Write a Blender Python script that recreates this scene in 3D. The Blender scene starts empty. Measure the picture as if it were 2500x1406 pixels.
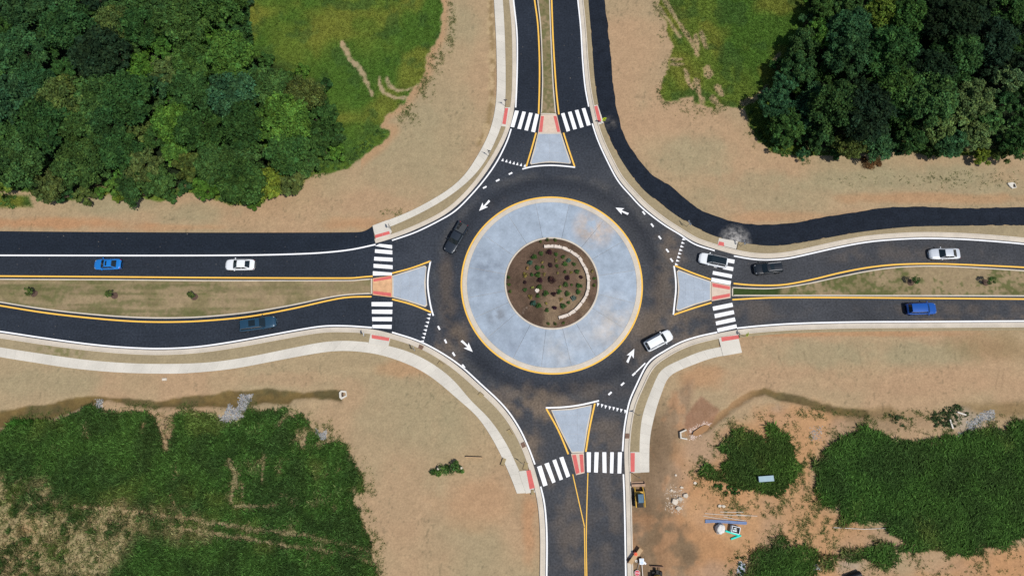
import bpy, math, random
import numpy as np
from mathutils import Vector
from mathutils.geometry import delaunay_2d_cdt

random.seed(7)
RNG = np.random.default_rng(11)
S = bpy.context.scene
COL = S.collection
R_ = math.radians

# ------------------------------------------------------------------ camera
F = 1666.0                      # focal length in photo pixels (24 mm equivalent)
TH = R_(12.5)                   # tilt from straight down, towards the far side
HC = 110.0                      # drone height
CX = CY = 0.0


def P(u, v, z=0.0):
    a = (u - 1250.0) / F
    b = -(v - 703.0) / F
    dy = math.sin(TH) + b * math.cos(TH)
    dz = -math.cos(TH) + b * math.sin(TH)
    t = (HC - z) / -dz
    return (CX + a * t, CY + dy * t)


_p0 = P(1347, 690.8)
CX, CY = -_p0[0], -_p0[1]


def to_px(x, y, z=0.0):
    X = x - CX
    Y = y - CY
    Z = z - HC
    d = Y * math.sin(TH) - Z * math.cos(TH)
    up = Y * math.cos(TH) + Z * math.sin(TH)
    return 1250.0 + F * X / d, 703.0 - F * up / d


cam = bpy.data.cameras.new('camera')
cam.sensor_width = 36.0
cam.lens = 36.0 * F / 2500.0
cam.clip_start = 1.0
cam.clip_end = 20000.0
camo = bpy.data.objects.new('camera', cam)
camo.location = (CX, CY, HC)
camo.rotation_euler = (TH, 0, 0)
COL.objects.link(camo)
S.camera = camo

# ------------------------------------------------------------------ sky, sun, exposure
SUN_EL, SH_AZ = R_(63), R_(36)          # sun height; shadows fall 36 deg from the -x axis towards +y
W = bpy.data.worlds.new('World')
S.world = W
W.use_nodes = True
wn = W.node_tree
sky = wn.nodes.new('ShaderNodeTexSky')
sky.sky_type = 'NISHITA'
sky.sun_disc = False
sky.sun_elevation = SUN_EL
sky.sun_rotation = math.atan2(math.cos(SH_AZ), -math.sin(SH_AZ))
bg = wn.nodes['Background']
bg.inputs['Strength'].default_value = 0.085
wn.links.new(sky.outputs[0], bg.inputs['Color'])
sun = bpy.data.lights.new('sun', 'SUN')
sun.energy = 4.0
sun.angle = R_(0.53)
sun.color = (1.0, 0.955, 0.88)
suno = bpy.data.objects.new('sun', sun)
ld = Vector((-math.cos(SH_AZ) * math.cos(SUN_EL), math.sin(SH_AZ) * math.cos(SUN_EL), -math.sin(SUN_EL)))
suno.rotation_euler = ld.to_track_quat('-Z', 'Y').to_euler()
suno.location = (60, -45, 120)
COL.objects.link(suno)
S.view_settings.view_transform = 'Standard'
S.view_settings.look = 'None'
S.view_settings.exposure = 0.0
S.view_settings.gamma = 1.0
S.view_settings.use_curve_mapping = False
S.cycles.use_denoising = False
S.cycles.max_bounces = 6
S.cycles.diffuse_bounces = 3
S.cycles.transparent_max_bounces = 4

# ------------------------------------------------------------------ helpers


def new(name, me, mat=None, parent=None, **tags):
    o = bpy.data.objects.new(name, me)
    COL.objects.link(o)
    if me is not None and mat is not None and len(me.materials) == 0:
        me.materials.append(mat)
    if parent is not None:
        o.parent = parent
    for k, v in tags.items():
        o[k] = v
    return o


def empty(name, loc, rz=0.0, **tags):
    o = new(name, None, **tags)
    o.location = loc
    o.rotation_euler = (0, 0, rz)
    o.empty_display_size = 0.3
    return o


def copy_tree(o, parent=None):
    c = o.copy()
    COL.objects.link(c)
    c.parent = parent
    for ch in o.children:
        copy_tree(ch, c)
    return c


def set_col(me, col):
    a = me.attributes.new('Col', 'FLOAT_COLOR', 'POINT')
    c = np.ones((len(me.vertices), 4), dtype=np.float32)
    c[:, :col.shape[1]] = col
    a.data.foreach_set('color', c.ravel())


def mesh(name, V, Fc, smooth=False, up=False):
    me = bpy.data.meshes.new(name)
    me.from_pydata([tuple(map(float, v)) for v in V], [], [tuple(int(i) for i in f) for f in Fc])
    me.update()
    if up and len(me.polygons):
        if sum(p.normal.z * p.area for p in me.polygons) < 0:
            me.flip_normals()
    if smooth:
        me.polygons.foreach_set('use_smooth', [True] * len(me.polygons))
    return me


def mesh_big(name, V, Q, col=None, smooth=False):
    """V n x 3, Q m x k (same number of corners each)"""
    me = bpy.data.meshes.new(name)
    n, m, k = len(V), len(Q), Q.shape[1]
    me.vertices.add(n)
    me.vertices.foreach_set('co', np.ascontiguousarray(V, dtype=np.float32).ravel())
    me.loops.add(m * k)
    me.loops.foreach_set('vertex_index', np.ascontiguousarray(Q, dtype=np.int32).ravel())
    me.polygons.add(m)
    me.polygons.foreach_set('loop_start', np.arange(0, m * k, k, dtype=np.int32))
    me.polygons.foreach_set('loop_total', np.full(m, k, dtype=np.int32))
    if smooth:
        me.polygons.foreach_set('use_smooth', np.ones(m, dtype=bool))
    me.update(calc_edges=True)
    if col is not None:
        set_col(me, col)
    return me


class MB:
    """collects simple solids into one mesh"""

    def __init__(self):
        self.v, self.f = [], []

    def add(self, V, Fc):
        b = len(self.v)
        self.v += [tuple(p) for p in V]
        self.f += [tuple(i + b for i in f) for f in Fc]
        return self

    def box(self, c, s, rz=0.0, taper=1.0):
        x, y, z = c
        a, b, h = s[0] / 2, s[1] / 2, s[2] / 2
        co, si = math.cos(rz), math.sin(rz)
        V = []
        for zz, k in ((-h, 1.0), (h, taper)):
            for sx, sy in ((-1, -1), (1, -1), (1, 1), (-1, 1)):
                px, py = sx * a * k, sy * b * k
                V.append((x + px * co - py * si, y + px * si + py * co, z + zz))
        return self.add(V, [(3, 2, 1, 0), (4, 5, 6, 7), (0, 1, 5, 4), (1, 2, 6, 5), (2, 3, 7, 6), (3, 0, 4, 7)])

    def prism(self, poly, z0, z1, top_scale=1.0):
        n = len(poly)
        cx = sum(p[0] for p in poly) / n
        cy = sum(p[1] for p in poly) / n
        A = sum(poly[i][0] * poly[(i + 1) % n][1] - poly[(i + 1) % n][0] * poly[i][1] for i in range(n))
        if A < 0:
            poly = poly[::-1]
        V = [(p[0], p[1], z0) for p in poly] + [(cx + (p[0] - cx) * top_scale, cy + (p[1] - cy) * top_scale, z1) for p in poly]
        Fc = [tuple(range(n - 1, -1, -1)), tuple(range(n, 2 * n))]
        Fc += [(i, (i + 1) % n, n + (i + 1) % n, n + i) for i in range(n)]
        return self.add(V, Fc)

    def tube(self, p, q, r, r2=None, n=8, cap=True):
        r2 = r if r2 is None else r2
        p, q = Vector(p), Vector(q)
        d = (q - p).normalized()
        a = d.orthogonal().normalized()
        b = d.cross(a)
        V = []
        for c, rr in ((p, r), (q, r2)):
            for i in range(n):
                t = 2 * math.pi * i / n
                V.append(tuple(c + a * (math.cos(t) * rr) + b * (math.sin(t) * rr)))
        Fc = [(i, (i + 1) % n, n + (i + 1) % n, n + i) for i in range(n)]
        if cap:
            Fc += [tuple(range(n - 1, -1, -1)), tuple(range(n, 2 * n))]
        return self.add(V, Fc)

    def path(self, pts, r, n=6):
        for a, b in zip(pts[:-1], pts[1:]):
            self.tube(a, b, r, n=n)
        return self

    def hollow(self, p, q, r, ri, n=14):
        p, q = Vector(p), Vector(q)
        d = (q - p).normalized()
        a = d.orthogonal().normalized()
        b = d.cross(a)
        V = []
        for c in (p, q):
            for rr in (r, ri):
                for i in range(n):
                    t = 2 * math.pi * i / n
                    V.append(tuple(c + a * (math.cos(t) * rr) + b * (math.sin(t) * rr)))
        Fc = []
        for i in range(n):
            j = (i + 1) % n
            Fc += [(i, j, 2 * n + j, 2 * n + i), (n + j, n + i, 3 * n + i, 3 * n + j), (j, i, n + i, n + j), (2 * n + i, 2 * n + j, 3 * n + j, 3 * n + i)]
        return self.add(V, Fc)

    def build(self, name, mat, parent=None, smooth=False, **tags):
        me = mesh(name, self.v, self.f, smooth)
        return new(name, me, mat, parent, **tags)


# ------------------------------------------------------------------ noise and masks (numpy)
_LAT = {}


def vnoise(x, y, scale, seed):
    if seed not in _LAT:
        _LAT[seed] = np.random.default_rng(1000 + seed).random((256, 256))
    L = _LAT[seed]
    X, Y = np.asarray(x) / scale + 500.37, np.asarray(y) / scale + 500.71
    i, j = np.floor(X).astype(np.int64), np.floor(Y).astype(np.int64)
    fx, fy = X - i, Y - j
    fx, fy = fx * fx * (3 - 2 * fx), fy * fy * (3 - 2 * fy)
    i, j = i % 256, j % 256
    i1, j1 = (i + 1) % 256, (j + 1) % 256
    return (L[i, j] * (1 - fx) + L[i1, j] * fx) * (1 - fy) + (L[i, j1] * (1 - fx) + L[i1, j1] * fx) * fy


def fbm(x, y, scale, octv=4, seed=0, gain=0.55):
    t, a, n = 0.0, 1.0, 0.0
    for k in range(octv):
        t = t + a * vnoise(x, y, scale / 2 ** k, seed * 10 + k)
        n += a
        a *= gain
    return t / n


def sstep(a, b, x):
    t = np.clip((x - a) / (b - a), 0, 1)
    return t * t * (3 - 2 * t)


def sd_poly(u, v, poly, margin=80.0):
    """signed distance in the polygon's units, positive inside"""
    poly = np.asarray(poly, dtype=float)
    u, v = np.asarray(u, float), np.asarray(v, float)
    out = np.full(u.shape, -margin)
    lo, hi = poly.min(0) - margin, poly.max(0) + margin
    s = (u > lo[0]) & (u < hi[0]) & (v > lo[1]) & (v < hi[1])
    if not s.any():
        return out
    a, b = u[s], v[s]
    d2 = np.full(a.shape, 1e12)
    ins = np.zeros(a.shape, bool)
    q = np.roll(poly, -1, 0)
    for (x0, y0), (x1, y1) in zip(poly, q):
        ex, ey = x1 - x0, y1 - y0
        wx, wy = a - x0, b - y0
        t = np.clip((wx * ex + wy * ey) / max(ex * ex + ey * ey, 1e-9), 0, 1)
        d2 = np.minimum(d2, (wx - t * ex) ** 2 + (wy - t * ey) ** 2)
        if y0 != y1:
            c = ((y0 <= b) & (y1 > b)) | ((y1 <= b) & (y0 > b))
            ins ^= c & (a < x0 + (b - y0) / (y1 - y0) * ex)
    d = np.sqrt(d2)
    out[s] = np.where(ins, d, -d)
    return out


def sd_line(u, v, pts, margin=60.0):
    """negative distance to a polyline"""
    pts = np.asarray(pts, float)
    out = np.full(np.shape(u), -margin)
    lo, hi = pts.min(0) - margin, pts.max(0) + margin
    s = (u > lo[0]) & (u < hi[0]) & (v > lo[1]) & (v < hi[1])
    if not s.any():
        return out
    a, b = u[s], v[s]
    d2 = np.full(a.shape, margin ** 2)
    for (x0, y0), (x1, y1) in zip(pts[:-1], pts[1:]):
        ex, ey = x1 - x0, y1 - y0
        wx, wy = a - x0, b - y0
        t = np.clip((wx * ex + wy * ey) / max(ex * ex + ey * ey, 1e-9), 0, 1)
        d2 = np.minimum(d2, (wx - t * ex) ** 2 + (wy - t * ey) ** 2)
    out[s] = -np.sqrt(d2)
    return out


def lerp(a, b, t):
    return a + (b - a) * t


def C3(*c):
    return np.array(c, dtype=float)


# ------------------------------------------------------------------ materials


def M(name, base=(.5, .5, .5), rough=0.85, spec=0.25, var=0.0, scale=2.0, fine=0.0, fscale=30.0, attr=False,
      metallic=0.0, coat=0.0, objrand=0.0, objcol=False, bump=0.0, bscale=30.0, blobs=(), world=True, trans=0.0, speck=None):
    m = bpy.data.materials.new(name)
    m.use_nodes = True
    nt = m.node_tree
    N, L = nt.nodes, nt.links
    bs = N['Principled BSDF']
    bs.inputs['Roughness'].default_value = rough
    bs.inputs['Specular IOR Level'].default_value = spec
    bs.inputs['Metallic'].default_value = metallic
    bs.inputs['Coat Weight'].default_value = coat
    bs.inputs['Coat Roughness'].default_value = 0.06
    pos = N.new('ShaderNodeNewGeometry').outputs['Position'] if world else N.new('ShaderNodeTexCoord').outputs['Object']
    if attr:
        at = N.new('ShaderNodeAttribute')
        at.attribute_name = 'Col'
        cur = at.outputs['Color']
    else:
        rgb = N.new('ShaderNodeRGB')
        rgb.outputs[0].default_value = (*base, 1)
        cur = rgb.outputs[0]

    def mixc(a, b, fac, mode='MULTIPLY'):
        mx = N.new('ShaderNodeMix')
        mx.data_type = 'RGBA'
        mx.blend_type = mode
        for sock, val in ((mx.inputs[0], fac), (mx.inputs[6], a), (mx.inputs[7], b)):
            if isinstance(val, (int, float)):
                sock.default_value = val
            elif isinstance(val, tuple):
                sock.default_value = (*val, 1)
            else:
                L.new(val, sock)
        return mx.outputs[2]

    def noise(sc, det=3.0, ro=0.6):
        n = N.new('ShaderNodeTexNoise')
        n.inputs['Scale'].default_value = sc
        n.inputs['Detail'].default_value = det
        n.inputs['Roughness'].default_value = ro
        L.new(pos, n.inputs['Vector'])
        return n.outputs['Fac']

    def mapr(x, a, b, c, d):
        mr = N.new('ShaderNodeMapRange')
        L.new(x, mr.inputs[0])
        for i, q in enumerate((a, b, c, d)):
            mr.inputs[i + 1].default_value = q
        return mr.outputs[0]

    for (bx, by, br, bc, strength, bn) in blobs:
        d = N.new('ShaderNodeVectorMath')
        d.operation = 'DISTANCE'
        L.new(pos, d.inputs[0])
        d.inputs[1].default_value = (bx, by, 0.1)
        f = mapr(d.outputs['Value'], br * 0.1, br, 1.0, 0.0)
        nz = mapr(noise(bn, 4.0), 0.33, 0.64, 0.0, 1.0)
        mu = N.new('ShaderNodeMath')
        mu.operation = 'MULTIPLY'
        L.new(f, mu.inputs[0])
        L.new(nz, mu.inputs[1])
        m2 = N.new('ShaderNodeMath')
        m2.operation = 'MULTIPLY'
        m2.use_clamp = True
        L.new(mu.outputs[0], m2.inputs[0])
        m2.inputs[1].default_value = strength
        cur = mixc(cur, bc, m2.outputs[0], 'MIX')
    if var:
        cur = mixc(cur, mapr(noise(1.0 / scale, 5.0), 0.3, 0.7, 1 - var, 1 + var), 1.0)
    if fine:
        cur = mixc(cur, mapr(noise(fscale, 2.0), 0.3, 0.7, 1 - fine, 1 + fine), 1.0)
    if speck:
        sc, lo, c = speck
        cur = mixc(cur, c, mapr(noise(sc, 1.0, 0.5), lo, lo + 0.06, 0.0, 1.0), 'MIX')
    if objrand or objcol:
        oi = N.new('ShaderNodeObjectInfo')
        if objcol:
            cur = mixc(cur, oi.outputs['Color'], 1.0)
        if objrand:
            cur = mixc(cur, mapr(oi.outputs['Random'], 0, 1, 1 - objrand, 1 + objrand), 1.0)
    L.new(cur, bs.inputs['Base Color'])
    if bump:
        b = N.new('ShaderNodeBump')
        b.inputs['Strength'].default_value = bump
        b.inputs['Distance'].default_value = 0.05
        L.new(noise(bscale, 3.0), b.inputs['Height'])
        L.new(b.outputs[0], bs.inputs['Normal'])
    if trans:
        tr = N.new('ShaderNodeBsdfTranslucent')
        L.new(cur, tr.inputs['Color'])
        mx = N.new('ShaderNodeMixShader')
        mx.inputs[0].default_value = trans
        L.new(bs.outputs[0], mx.inputs[1])
        L.new(tr.outputs[0], mx.inputs[2])
        L.new(mx.outputs[0], N['Material Output'].inputs['Surface'])
    return m


def w2(u, v):
    return P(u, v)


MT = {}
MT['soil'] = M('soil_straw', attr=True, rough=0.95, spec=0.1, fine=0.12, fscale=3.6, bump=0.5, bscale=5.0)
MT['asphalt'] = M('road_asphalt', attr=True, rough=0.9, spec=0.08, var=0.10, scale=2.5, fine=0.26, fscale=3.2, speck=(2.3, 0.74, (.12, .11, .10)))
MT['path'] = M('path_asphalt', base=(.0135, .0178, .0265), rough=0.9, spec=0.08, var=0.22, scale=1.6, fine=0.30, fscale=3.5, blobs=((*P(1795, 586), 3.0, (.30, .29, .28), 1.3, 1.2), (*P(1490, 300), 1.6, (.12, .11, .10), .7, 1.0)))
MT['kerb'] = M('kerb_concrete', base=(.53, .475, .40), rough=0.9, spec=0.15, var=0.10, scale=2.2, fine=0.06, fscale=5.0)
MT['walk'] = M('sidewalk_concrete', base=(.555, .525, .465), rough=0.9, spec=0.15, var=0.10, scale=4.0, fine=0.05, fscale=6.0, objrand=0.03)
MT['joint'] = M('joint_grout', base=(.33, .30, .25), rough=0.95, spec=0.1)
sx, sy = w2(1452, 556)
s2 = w2(1214, 770)
s3 = w2(1190, 655)
s4 = w2(1500, 800)
MT['apron'] = M('apron_concrete', base=(.300, .358, .430), rough=0.85, spec=0.2, var=0.17, scale=2.2, fine=0.06, fscale=3.0, objrand=0.06,
                blobs=((sx, sy, 4.2, (.47, .37, .29), 1.5, .35), (s2[0], s2[1], 2.0, (.20, .225, .26), 1.6, .5), (s3[0], s3[1], 4.5, (.21, .25, .31), 1.1, .6),
                       (s4[0], s4[1], 6.5, (.46, .43, .40), 1.0, .3), (*w2(1370, 850), 5.0, (.44, .44, .44), .7, .3), (*w2(1265, 850), 5.0, (.24, .285, .36), .6, .5)))
MT['island'] = M('island_concrete', base=(.335, .385, .450), rough=0.88, spec=0.2, var=0.09, scale=1.5, fine=0.06, fscale=4.0, objrand=0.03)
MT['white'] = M('road_paint_white', base=(.82, .83, .85), rough=0.7, spec=0.3, var=0.05, scale=1.2, fine=0.05, fscale=5.0)
MT['yellow'] = M('road_paint_yellow', base=(.80, .47, .075), rough=0.7, spec=0.3, var=0.06, scale=1.2)
MT['red'] = M('tactile_red', base=(.56, .125, .115), rough=0.8, spec=0.2, var=0.08, scale=0.6)
MT['ramp_orange'] = M('ramp_concrete_stained', base=(.60, .36, .20), rough=0.9, spec=0.15, var=0.2, scale=0.8)
MT['ramp'] = M('ramp_concrete', base=(.57, .46, .37), rough=0.9, spec=0.15, var=0.10, scale=0.8)
MT['mulch'] = M('mulch', attr=True, rough=0.95, spec=0.08, fine=0.3, fscale=7.0, bump=0.6, bscale=12.0)
MT['stone'] = M('wall_stone', base=(.60, .525, .455), rough=0.9, spec=0.15, var=0.10, scale=0.4, objrand=0.06)
MT['leaf'] = M('leaf', attr=True, objcol=True, rough=0.75, spec=0.06, trans=0.15)
MT['grass'] = M('grass_blade', attr=True, rough=0.8, spec=0.04, trans=0.25)
MT['bark'] = M('bark', base=(.085, .065, .05), rough=0.95, spec=0.1, var=0.3, scale=0.3, world=False)
MT['tyre'] = M('tyre_rubber', base=(.012, .012, .013), rough=0.8)
MT['rim'] = M('rim_metal', base=(.55, .56, .58), rough=0.35, metallic=0.8)
MT['rail'] = M('rail_silver', base=(.42, .43, .45), rough=0.5)
MT['glass'] = M('car_glass', base=(.010, .018, .024), rough=0.08, spec=0.5)
MT['trim'] = M('black_trim', base=(.014, .015, .017), rough=0.45)
MT['lamp'] = M('headlamp_glass', base=(.30, .32, .34), rough=0.15, spec=0.6)
MT['tail'] = M('tail_lamp', base=(.42, .02, .025), rough=0.2, spec=0.5)
MT['alu'] = M('galvanised_metal', base=(.20, .205, .21), rough=0.5, metallic=0.5)
MT['signback'] = M('sign_back', base=(.16, .165, .17), rough=0.55, metallic=0.3)
MT['limey'] = M('sign_fluorescent', base=(.62, .80, .02), rough=0.5)
MT['black'] = M('black_paint', base=(.015, .015, .016), rough=0.6)
MT['signwhite'] = M('sign_white', base=(.74, .78, .82), rough=0.5)
MT['signblue'] = M('sign_blue', base=(.20, .38, .62), rough=0.5)
MT['signred'] = M('sign_red', base=(.50, .03, .06), rough=0.5)
MT['iron'] = M('rusty_iron', base=(.20, .12, .085), rough=0.8, var=0.25, scale=0.2)
MT['loader_y'] = M('machine_yellow', base=(.56, .34, .06), rough=0.5, var=0.18, scale=0.4, world=False)
MT['machine_blk'] = M('machine_black', base=(.022, .022, .023), rough=0.7, var=0.2, scale=0.3, world=False)
MT['cabroof'] = M('cab_roof_blue', base=(.05, .12, .19), rough=0.5, var=0.2, scale=0.3, world=False)
MT['bucket'] = M('bucket_steel', base=(.36, .235, .16), rough=0.75, var=0.2, scale=0.5, world=False)
MT['pipeblue'] = M('pipe_blue', base=(.16, .22, .37), rough=0.5, var=0.15, scale=0.6, objrand=0.2)
MT['pipewhite'] = M('pipe_white', base=(.62, .58, .52), rough=0.6, objrand=0.08)
MT['teal'] = M('pipe_teal', base=(.02, .62, .50), rough=0.45)
MT['sack'] = M('woven_sack', base=(.62, .61, .58), rough=0.85, var=0.14, scale=0.4)
MT['timber'] = M('sawn_timber', base=(.44, .30, .17), rough=0.85, var=0.12, scale=0.5)
MT['orange'] = M('barrel_orange', base=(.72, .10, .03), rough=0.5)
MT['debris'] = M('broken_concrete', base=(.52, .46, .38), rough=0.92, var=0.15, scale=0.5, objrand=0.14)
MT['gravel'] = M('crushed_stone', attr=True, rough=0.9)
MT['plastic'] = M('plastic_sheet', base=(.60, .66, .68), rough=0.5, var=0.1, scale=0.4)
MT['boxlid'] = M('metal_box_lid', base=(.25, .36, .42), rough=0.5, var=0.08, scale=0.6)
MT['pit'] = M('pit_dark', base=(.09, .06, .045), rough=0.9)
MT['mud'] = M('muddy_water', base=(.30, .155, .06), rough=0.2, spec=0.5, var=0.06, scale=1.0)
MT['mat'] = M('jute_mat', base=(.30, .235, .125), rough=0.95, var=0.15, scale=0.4)
MT['culvert'] = M('black_pipe', base=(.012, .013, .017), rough=0.5)


def paint(name, c, rough=0.28, metallic=0.0, coat=0.6):
    return M(name, base=c, rough=rough, spec=0.5, metallic=metallic, coat=coat)


# ------------------------------------------------------------------ curves


def spline(px, step=0.5, smooth=10, closed=False):
    """photo points -> smooth ground polyline (n x 2)"""
    p = np.array([P(u, v) for u, v in px])
    n = len(p)
    out = []
    for i in range(n - 1 if not closed else n):
        if closed:
            p0, p1, p2, p3 = p[(i - 1) % n], p[i], p[(i + 1) % n], p[(i + 2) % n]
        else:
            p1, p2 = p[i], p[i + 1]
            p0 = p[i - 1] if i > 0 else 2 * p1 - p2
            p3 = p[i + 2] if i + 2 < n else 2 * p2 - p1
        k = max(2, int(np.linalg.norm(p2 - p1) / 0.1))
        t = np.linspace(0, 1, k, endpoint=False)[:, None]
        out.append(0.5 * (2 * p1 + (p2 - p0) * t + (2 * p0 - 5 * p1 + 4 * p2 - p3) * t ** 2 + (3 * p1 - p0 - 3 * p2 + p3) * t ** 3))
    if not closed:
        out.append(p[-1:])
    q = np.concatenate(out)
    if closed:
        q = np.concatenate([q, q[:1]])
    q = resample(q, step)
    for _ in range(smooth):
        q[1:-1] = 0.5 * q[1:-1] + 0.25 * (q[:-2] + q[2:])
    return q


def resample(q, step=None, n=None):
    d = np.concatenate([[0], np.cumsum(np.linalg.norm(np.diff(q, axis=0), axis=1))])
    n = n or max(2, int(round(d[-1] / step)) + 1)
    t = np.linspace(0, d[-1], n)
    return np.stack([np.interp(t, d, q[:, 0]), np.interp(t, d, q[:, 1])], 1)


def normals(q):
    t = np.gradient(q, axis=0)
    t /= np.maximum(np.linalg.norm(t, axis=1, keepdims=True), 1e-9)
    return np.stack([-t[:, 1], t[:, 0]], 1)


def offset(q, d):
    return q + normals(q) * d


def cut(q, a=None, b=None):
    """part of polyline between the points nearest to photo points a and b"""
    i = 0 if a is None else int(np.argmin(np.linalg.norm(q - np.array(P(*a)), axis=1)))
    j = len(q) - 1 if b is None else int(np.argmin(np.linalg.norm(q - np.array(P(*b)), axis=1)))
    if i > j:
        i, j = j, i
    return q[i:j + 1]


def sweep(name, q, prof, mat, parent=None, smooth=False, **tags):
    """profile [(offset to the left, z)] along polyline"""
    nn = normals(q)
    k = len(prof)
    V = []
    for p, n in zip(q, nn):
        for o, z in prof:
            V.append((p[0] + n[0] * o, p[1] + n[1] * o, z))
    Fc = []
    for i in range(len(q) - 1):
        for j in range(k - 1):
            Fc.append((i * k + j, i * k + j + 1, (i + 1) * k + j + 1, (i + 1) * k + j))
    return new(name, mesh(name, V, Fc, smooth, up=True), mat, parent, **tags)


def line_mark(name, q, w, mat, z=0.006, parent=None, **tags):
    return sweep(name, q, [(-w / 2, z), (w / 2, z)], mat, parent, **tags)


def poly_px(px):
    return [P(u, v) for u, v in px]


def flat(name, pts, z, mat, parent=None, **tags):
    V = [(x, y, z) for x, y in pts]
    return new(name, mesh(name, V, [tuple(range(len(V)))], up=True), mat, parent, **tags)


def slab(name, pts, z0, z1, mat, parent=None, **tags):
    return MB().prism([tuple(p) for p in pts], z0, z1).build(name, mat, parent, **tags)


def area(name, outline, z, mat, spacing=1.0, colfn=None, skirt=0.15, zfn=None, parent=None, **tags):
    """flat area with interior points, a skirt and per-point colour"""
    o = np.asarray(outline, float)
    if np.linalg.norm(o[0] - o[-1]) < 1e-6:
        o = o[:-1]
    lo, hi = o.min(0), o.max(0)
    gx, gy = np.meshgrid(np.arange(lo[0], hi[0], spacing), np.arange(lo[1], hi[1], spacing))
    g = np.stack([gx.ravel(), gy.ravel()], 1) + (RNG.random((gx.size, 2)) - .5) * spacing * .3
    g = g[sd_poly(g[:, 0], g[:, 1], o, margin=5.0) > spacing * 0.35]
    pts = [Vector(p) for p in o] + [Vector(p) for p in g]
    n = len(o)
    edges = [(i, (i + 1) % n) for i in range(n)]
    vs, _e, fs, *_ = delaunay_2d_cdt(pts, edges, [], 1, 1e-5)
    V = np.array([(p[0], p[1], 0) for p in vs])
    V[:, 2] = z if zfn is None else z + zfn(V[:, 0], V[:, 1])
    Fc = [tuple(f) for f in fs]
    V = [tuple(p) for p in V]
    b = len(V)
    if skirt:
        for p in o:
            zz = z if zfn is None else z + float(zfn(np.array([p[0]]), np.array([p[1]]))[0])
            V += [(p[0], p[1], zz), (p[0], p[1], zz - skirt)]
        for i in range(n):
            j = (i + 1) % n
            Fc.append((b + 2 * i, b + 2 * i + 1, b + 2 * j + 1, b + 2 * j))
    me = mesh(name, V, Fc, up=True)
    if colfn is not None:
        a = np.array(V)
        set_col(me, colfn(a[:, 0], a[:, 1]))
    return new(name, me, mat, parent, **tags)

# ------------------------------------------------------------------ ground cover: regions traced in photo pixels
NW_WOOD = [(-60, -60), (612, -60), (612, 60), (622, 120), (680, 150), (770, 170), (800, 200), (815, 260), (835, 300), (850, 345), (800, 375),
           (745, 440), (700, 470), (620, 500), (580, 500), (540, 490), (460, 470), (390, 492), (340, 480), (260, 475), (200, 485), (150, 492), (100, 490), (60, 470), (-60, 455)]
NW_FIELD = [(600, -60), (1078, -60), (1080, 45), (1074, 90), (1046, 131), (1040, 176), (1019, 209), (998, 236), (971, 263), (938, 284), (932, 311),
            (959, 317), (943, 337), (923, 358), (879, 391), (852, 412), (800, 432), (770, 428), (735, 455), (600, 420)]
NE_FIELD = [(1604, -60), (1613, 32), (1628, 64), (1628, 92), (1643, 111), (1638, 141), (1636, 165), (1615, 185), (1619, 235), (1638, 248),
            (1690, 239), (1702, 256), (1741, 262), (1766, 262), (1813, 267), (1830, 300), (1850, 345), (1900, 380), (1960, 388), (2000, 200), (2010, -60)]
NE_WOOD = [(1955, -60), (1958, 20), (1938, 60), (1932, 80), (1908, 115), (1888, 165), (1878, 230), (1868, 290), (1882, 335), (1930, 370), (1985, 385),
           (2015, 390), (2050, 380), (2120, 372), (2200, 365), (2260, 378), (2330, 382), (2380, 390), (2420, 384), (2460, 378), (2560, 370), (2560, -60)]
SW_FIELD = [(-60, 1075), (0, 1062), (32, 1030), (71, 1027), (153, 1023), (171, 1009), (213, 991), (249, 998), (338, 1009), (377, 1013), (427, 1009), (526, 1009), (533, 1030),
            (587, 1037), (605, 1002), (697, 998), (711, 1016), (740, 1013), (757, 1048), (785, 1075), (811, 1084), (840, 1091), (865, 1119), (886, 1169), (891, 1198), (868, 1208),
            (861, 1226), (879, 1247), (883, 1290), (911, 1325), (904, 1354), (918, 1397), (935, 1470), (-60, 1470)]
SE_FIELD = [(2055, 1073), (2087, 1048), (2122, 1059), (2180, 1070), (2229, 1077), (2336, 1073), (2357, 1055), (2407, 1048), (2500, 1038), (2580, 1030), (2580, 1290), (2500, 1308),
            (2442, 1333), (2389, 1347), (2300, 1343), (2193, 1343), (2229, 1326), (2186, 1304), (2140, 1269), (2055, 1272), (2051, 1237), (2001, 1219), (1991, 1173), (1987, 1134), (2019, 1098)]
SE_BUSH = [(1699, 1155), (1720, 1141), (1763, 1148), (1777, 1119), (1762, 1094), (1788, 1060), (1831, 1058), (1873, 1066), (1880, 1045), (1923, 1070), (1944, 1105), (1937, 1162),
           (1909, 1205), (1880, 1216), (1852, 1196), (1809, 1197), (1777, 1190), (1752, 1178)]
SE_LOW = [(1813, 1368), (1873, 1333), (1909, 1308), (1934, 1326), (1955, 1361), (2010, 1350), (2100, 1345), (2180, 1340), (2190, 1362), (2080, 1372), (1990, 1385), (1962, 1440), (1809, 1440)]
DITCH_W = [(500, 963), (523, 965), (541, 957), (565, 953), (606, 954), (660, 948), (682, 954), (728, 957), (819, 951), (832, 956), (832, 979), (802, 973), (752, 972), (716, 976), (704, 988),
           (652, 986), (606, 989), (580, 998), (530, 994), (475, 993), (380, 996), (330, 990), (260, 978), (240, 985), (215, 990), (160, 1012), (90, 1030), (30, 1040), (-60, 1055), (-60, 1015),
           (60, 992), (110, 990), (150, 975), (210, 966), (260, 968), (380, 980), (440, 970)]
DITCH_E = [(1687, 1056), (1725, 1044), (1754, 1018), (1782, 997), (1811, 977), (1839, 960), (1868, 954), (1903, 967), (1939, 972), (1990, 988), (2045, 1003), (2110, 1010)]
MUD = [(1690, 985), (1712, 967), (1728, 975), (1745, 990), (1760, 1000), (1742, 1028), (1718, 1050), (1685, 1062), (1672, 1040), (1678, 1010)]
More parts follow.
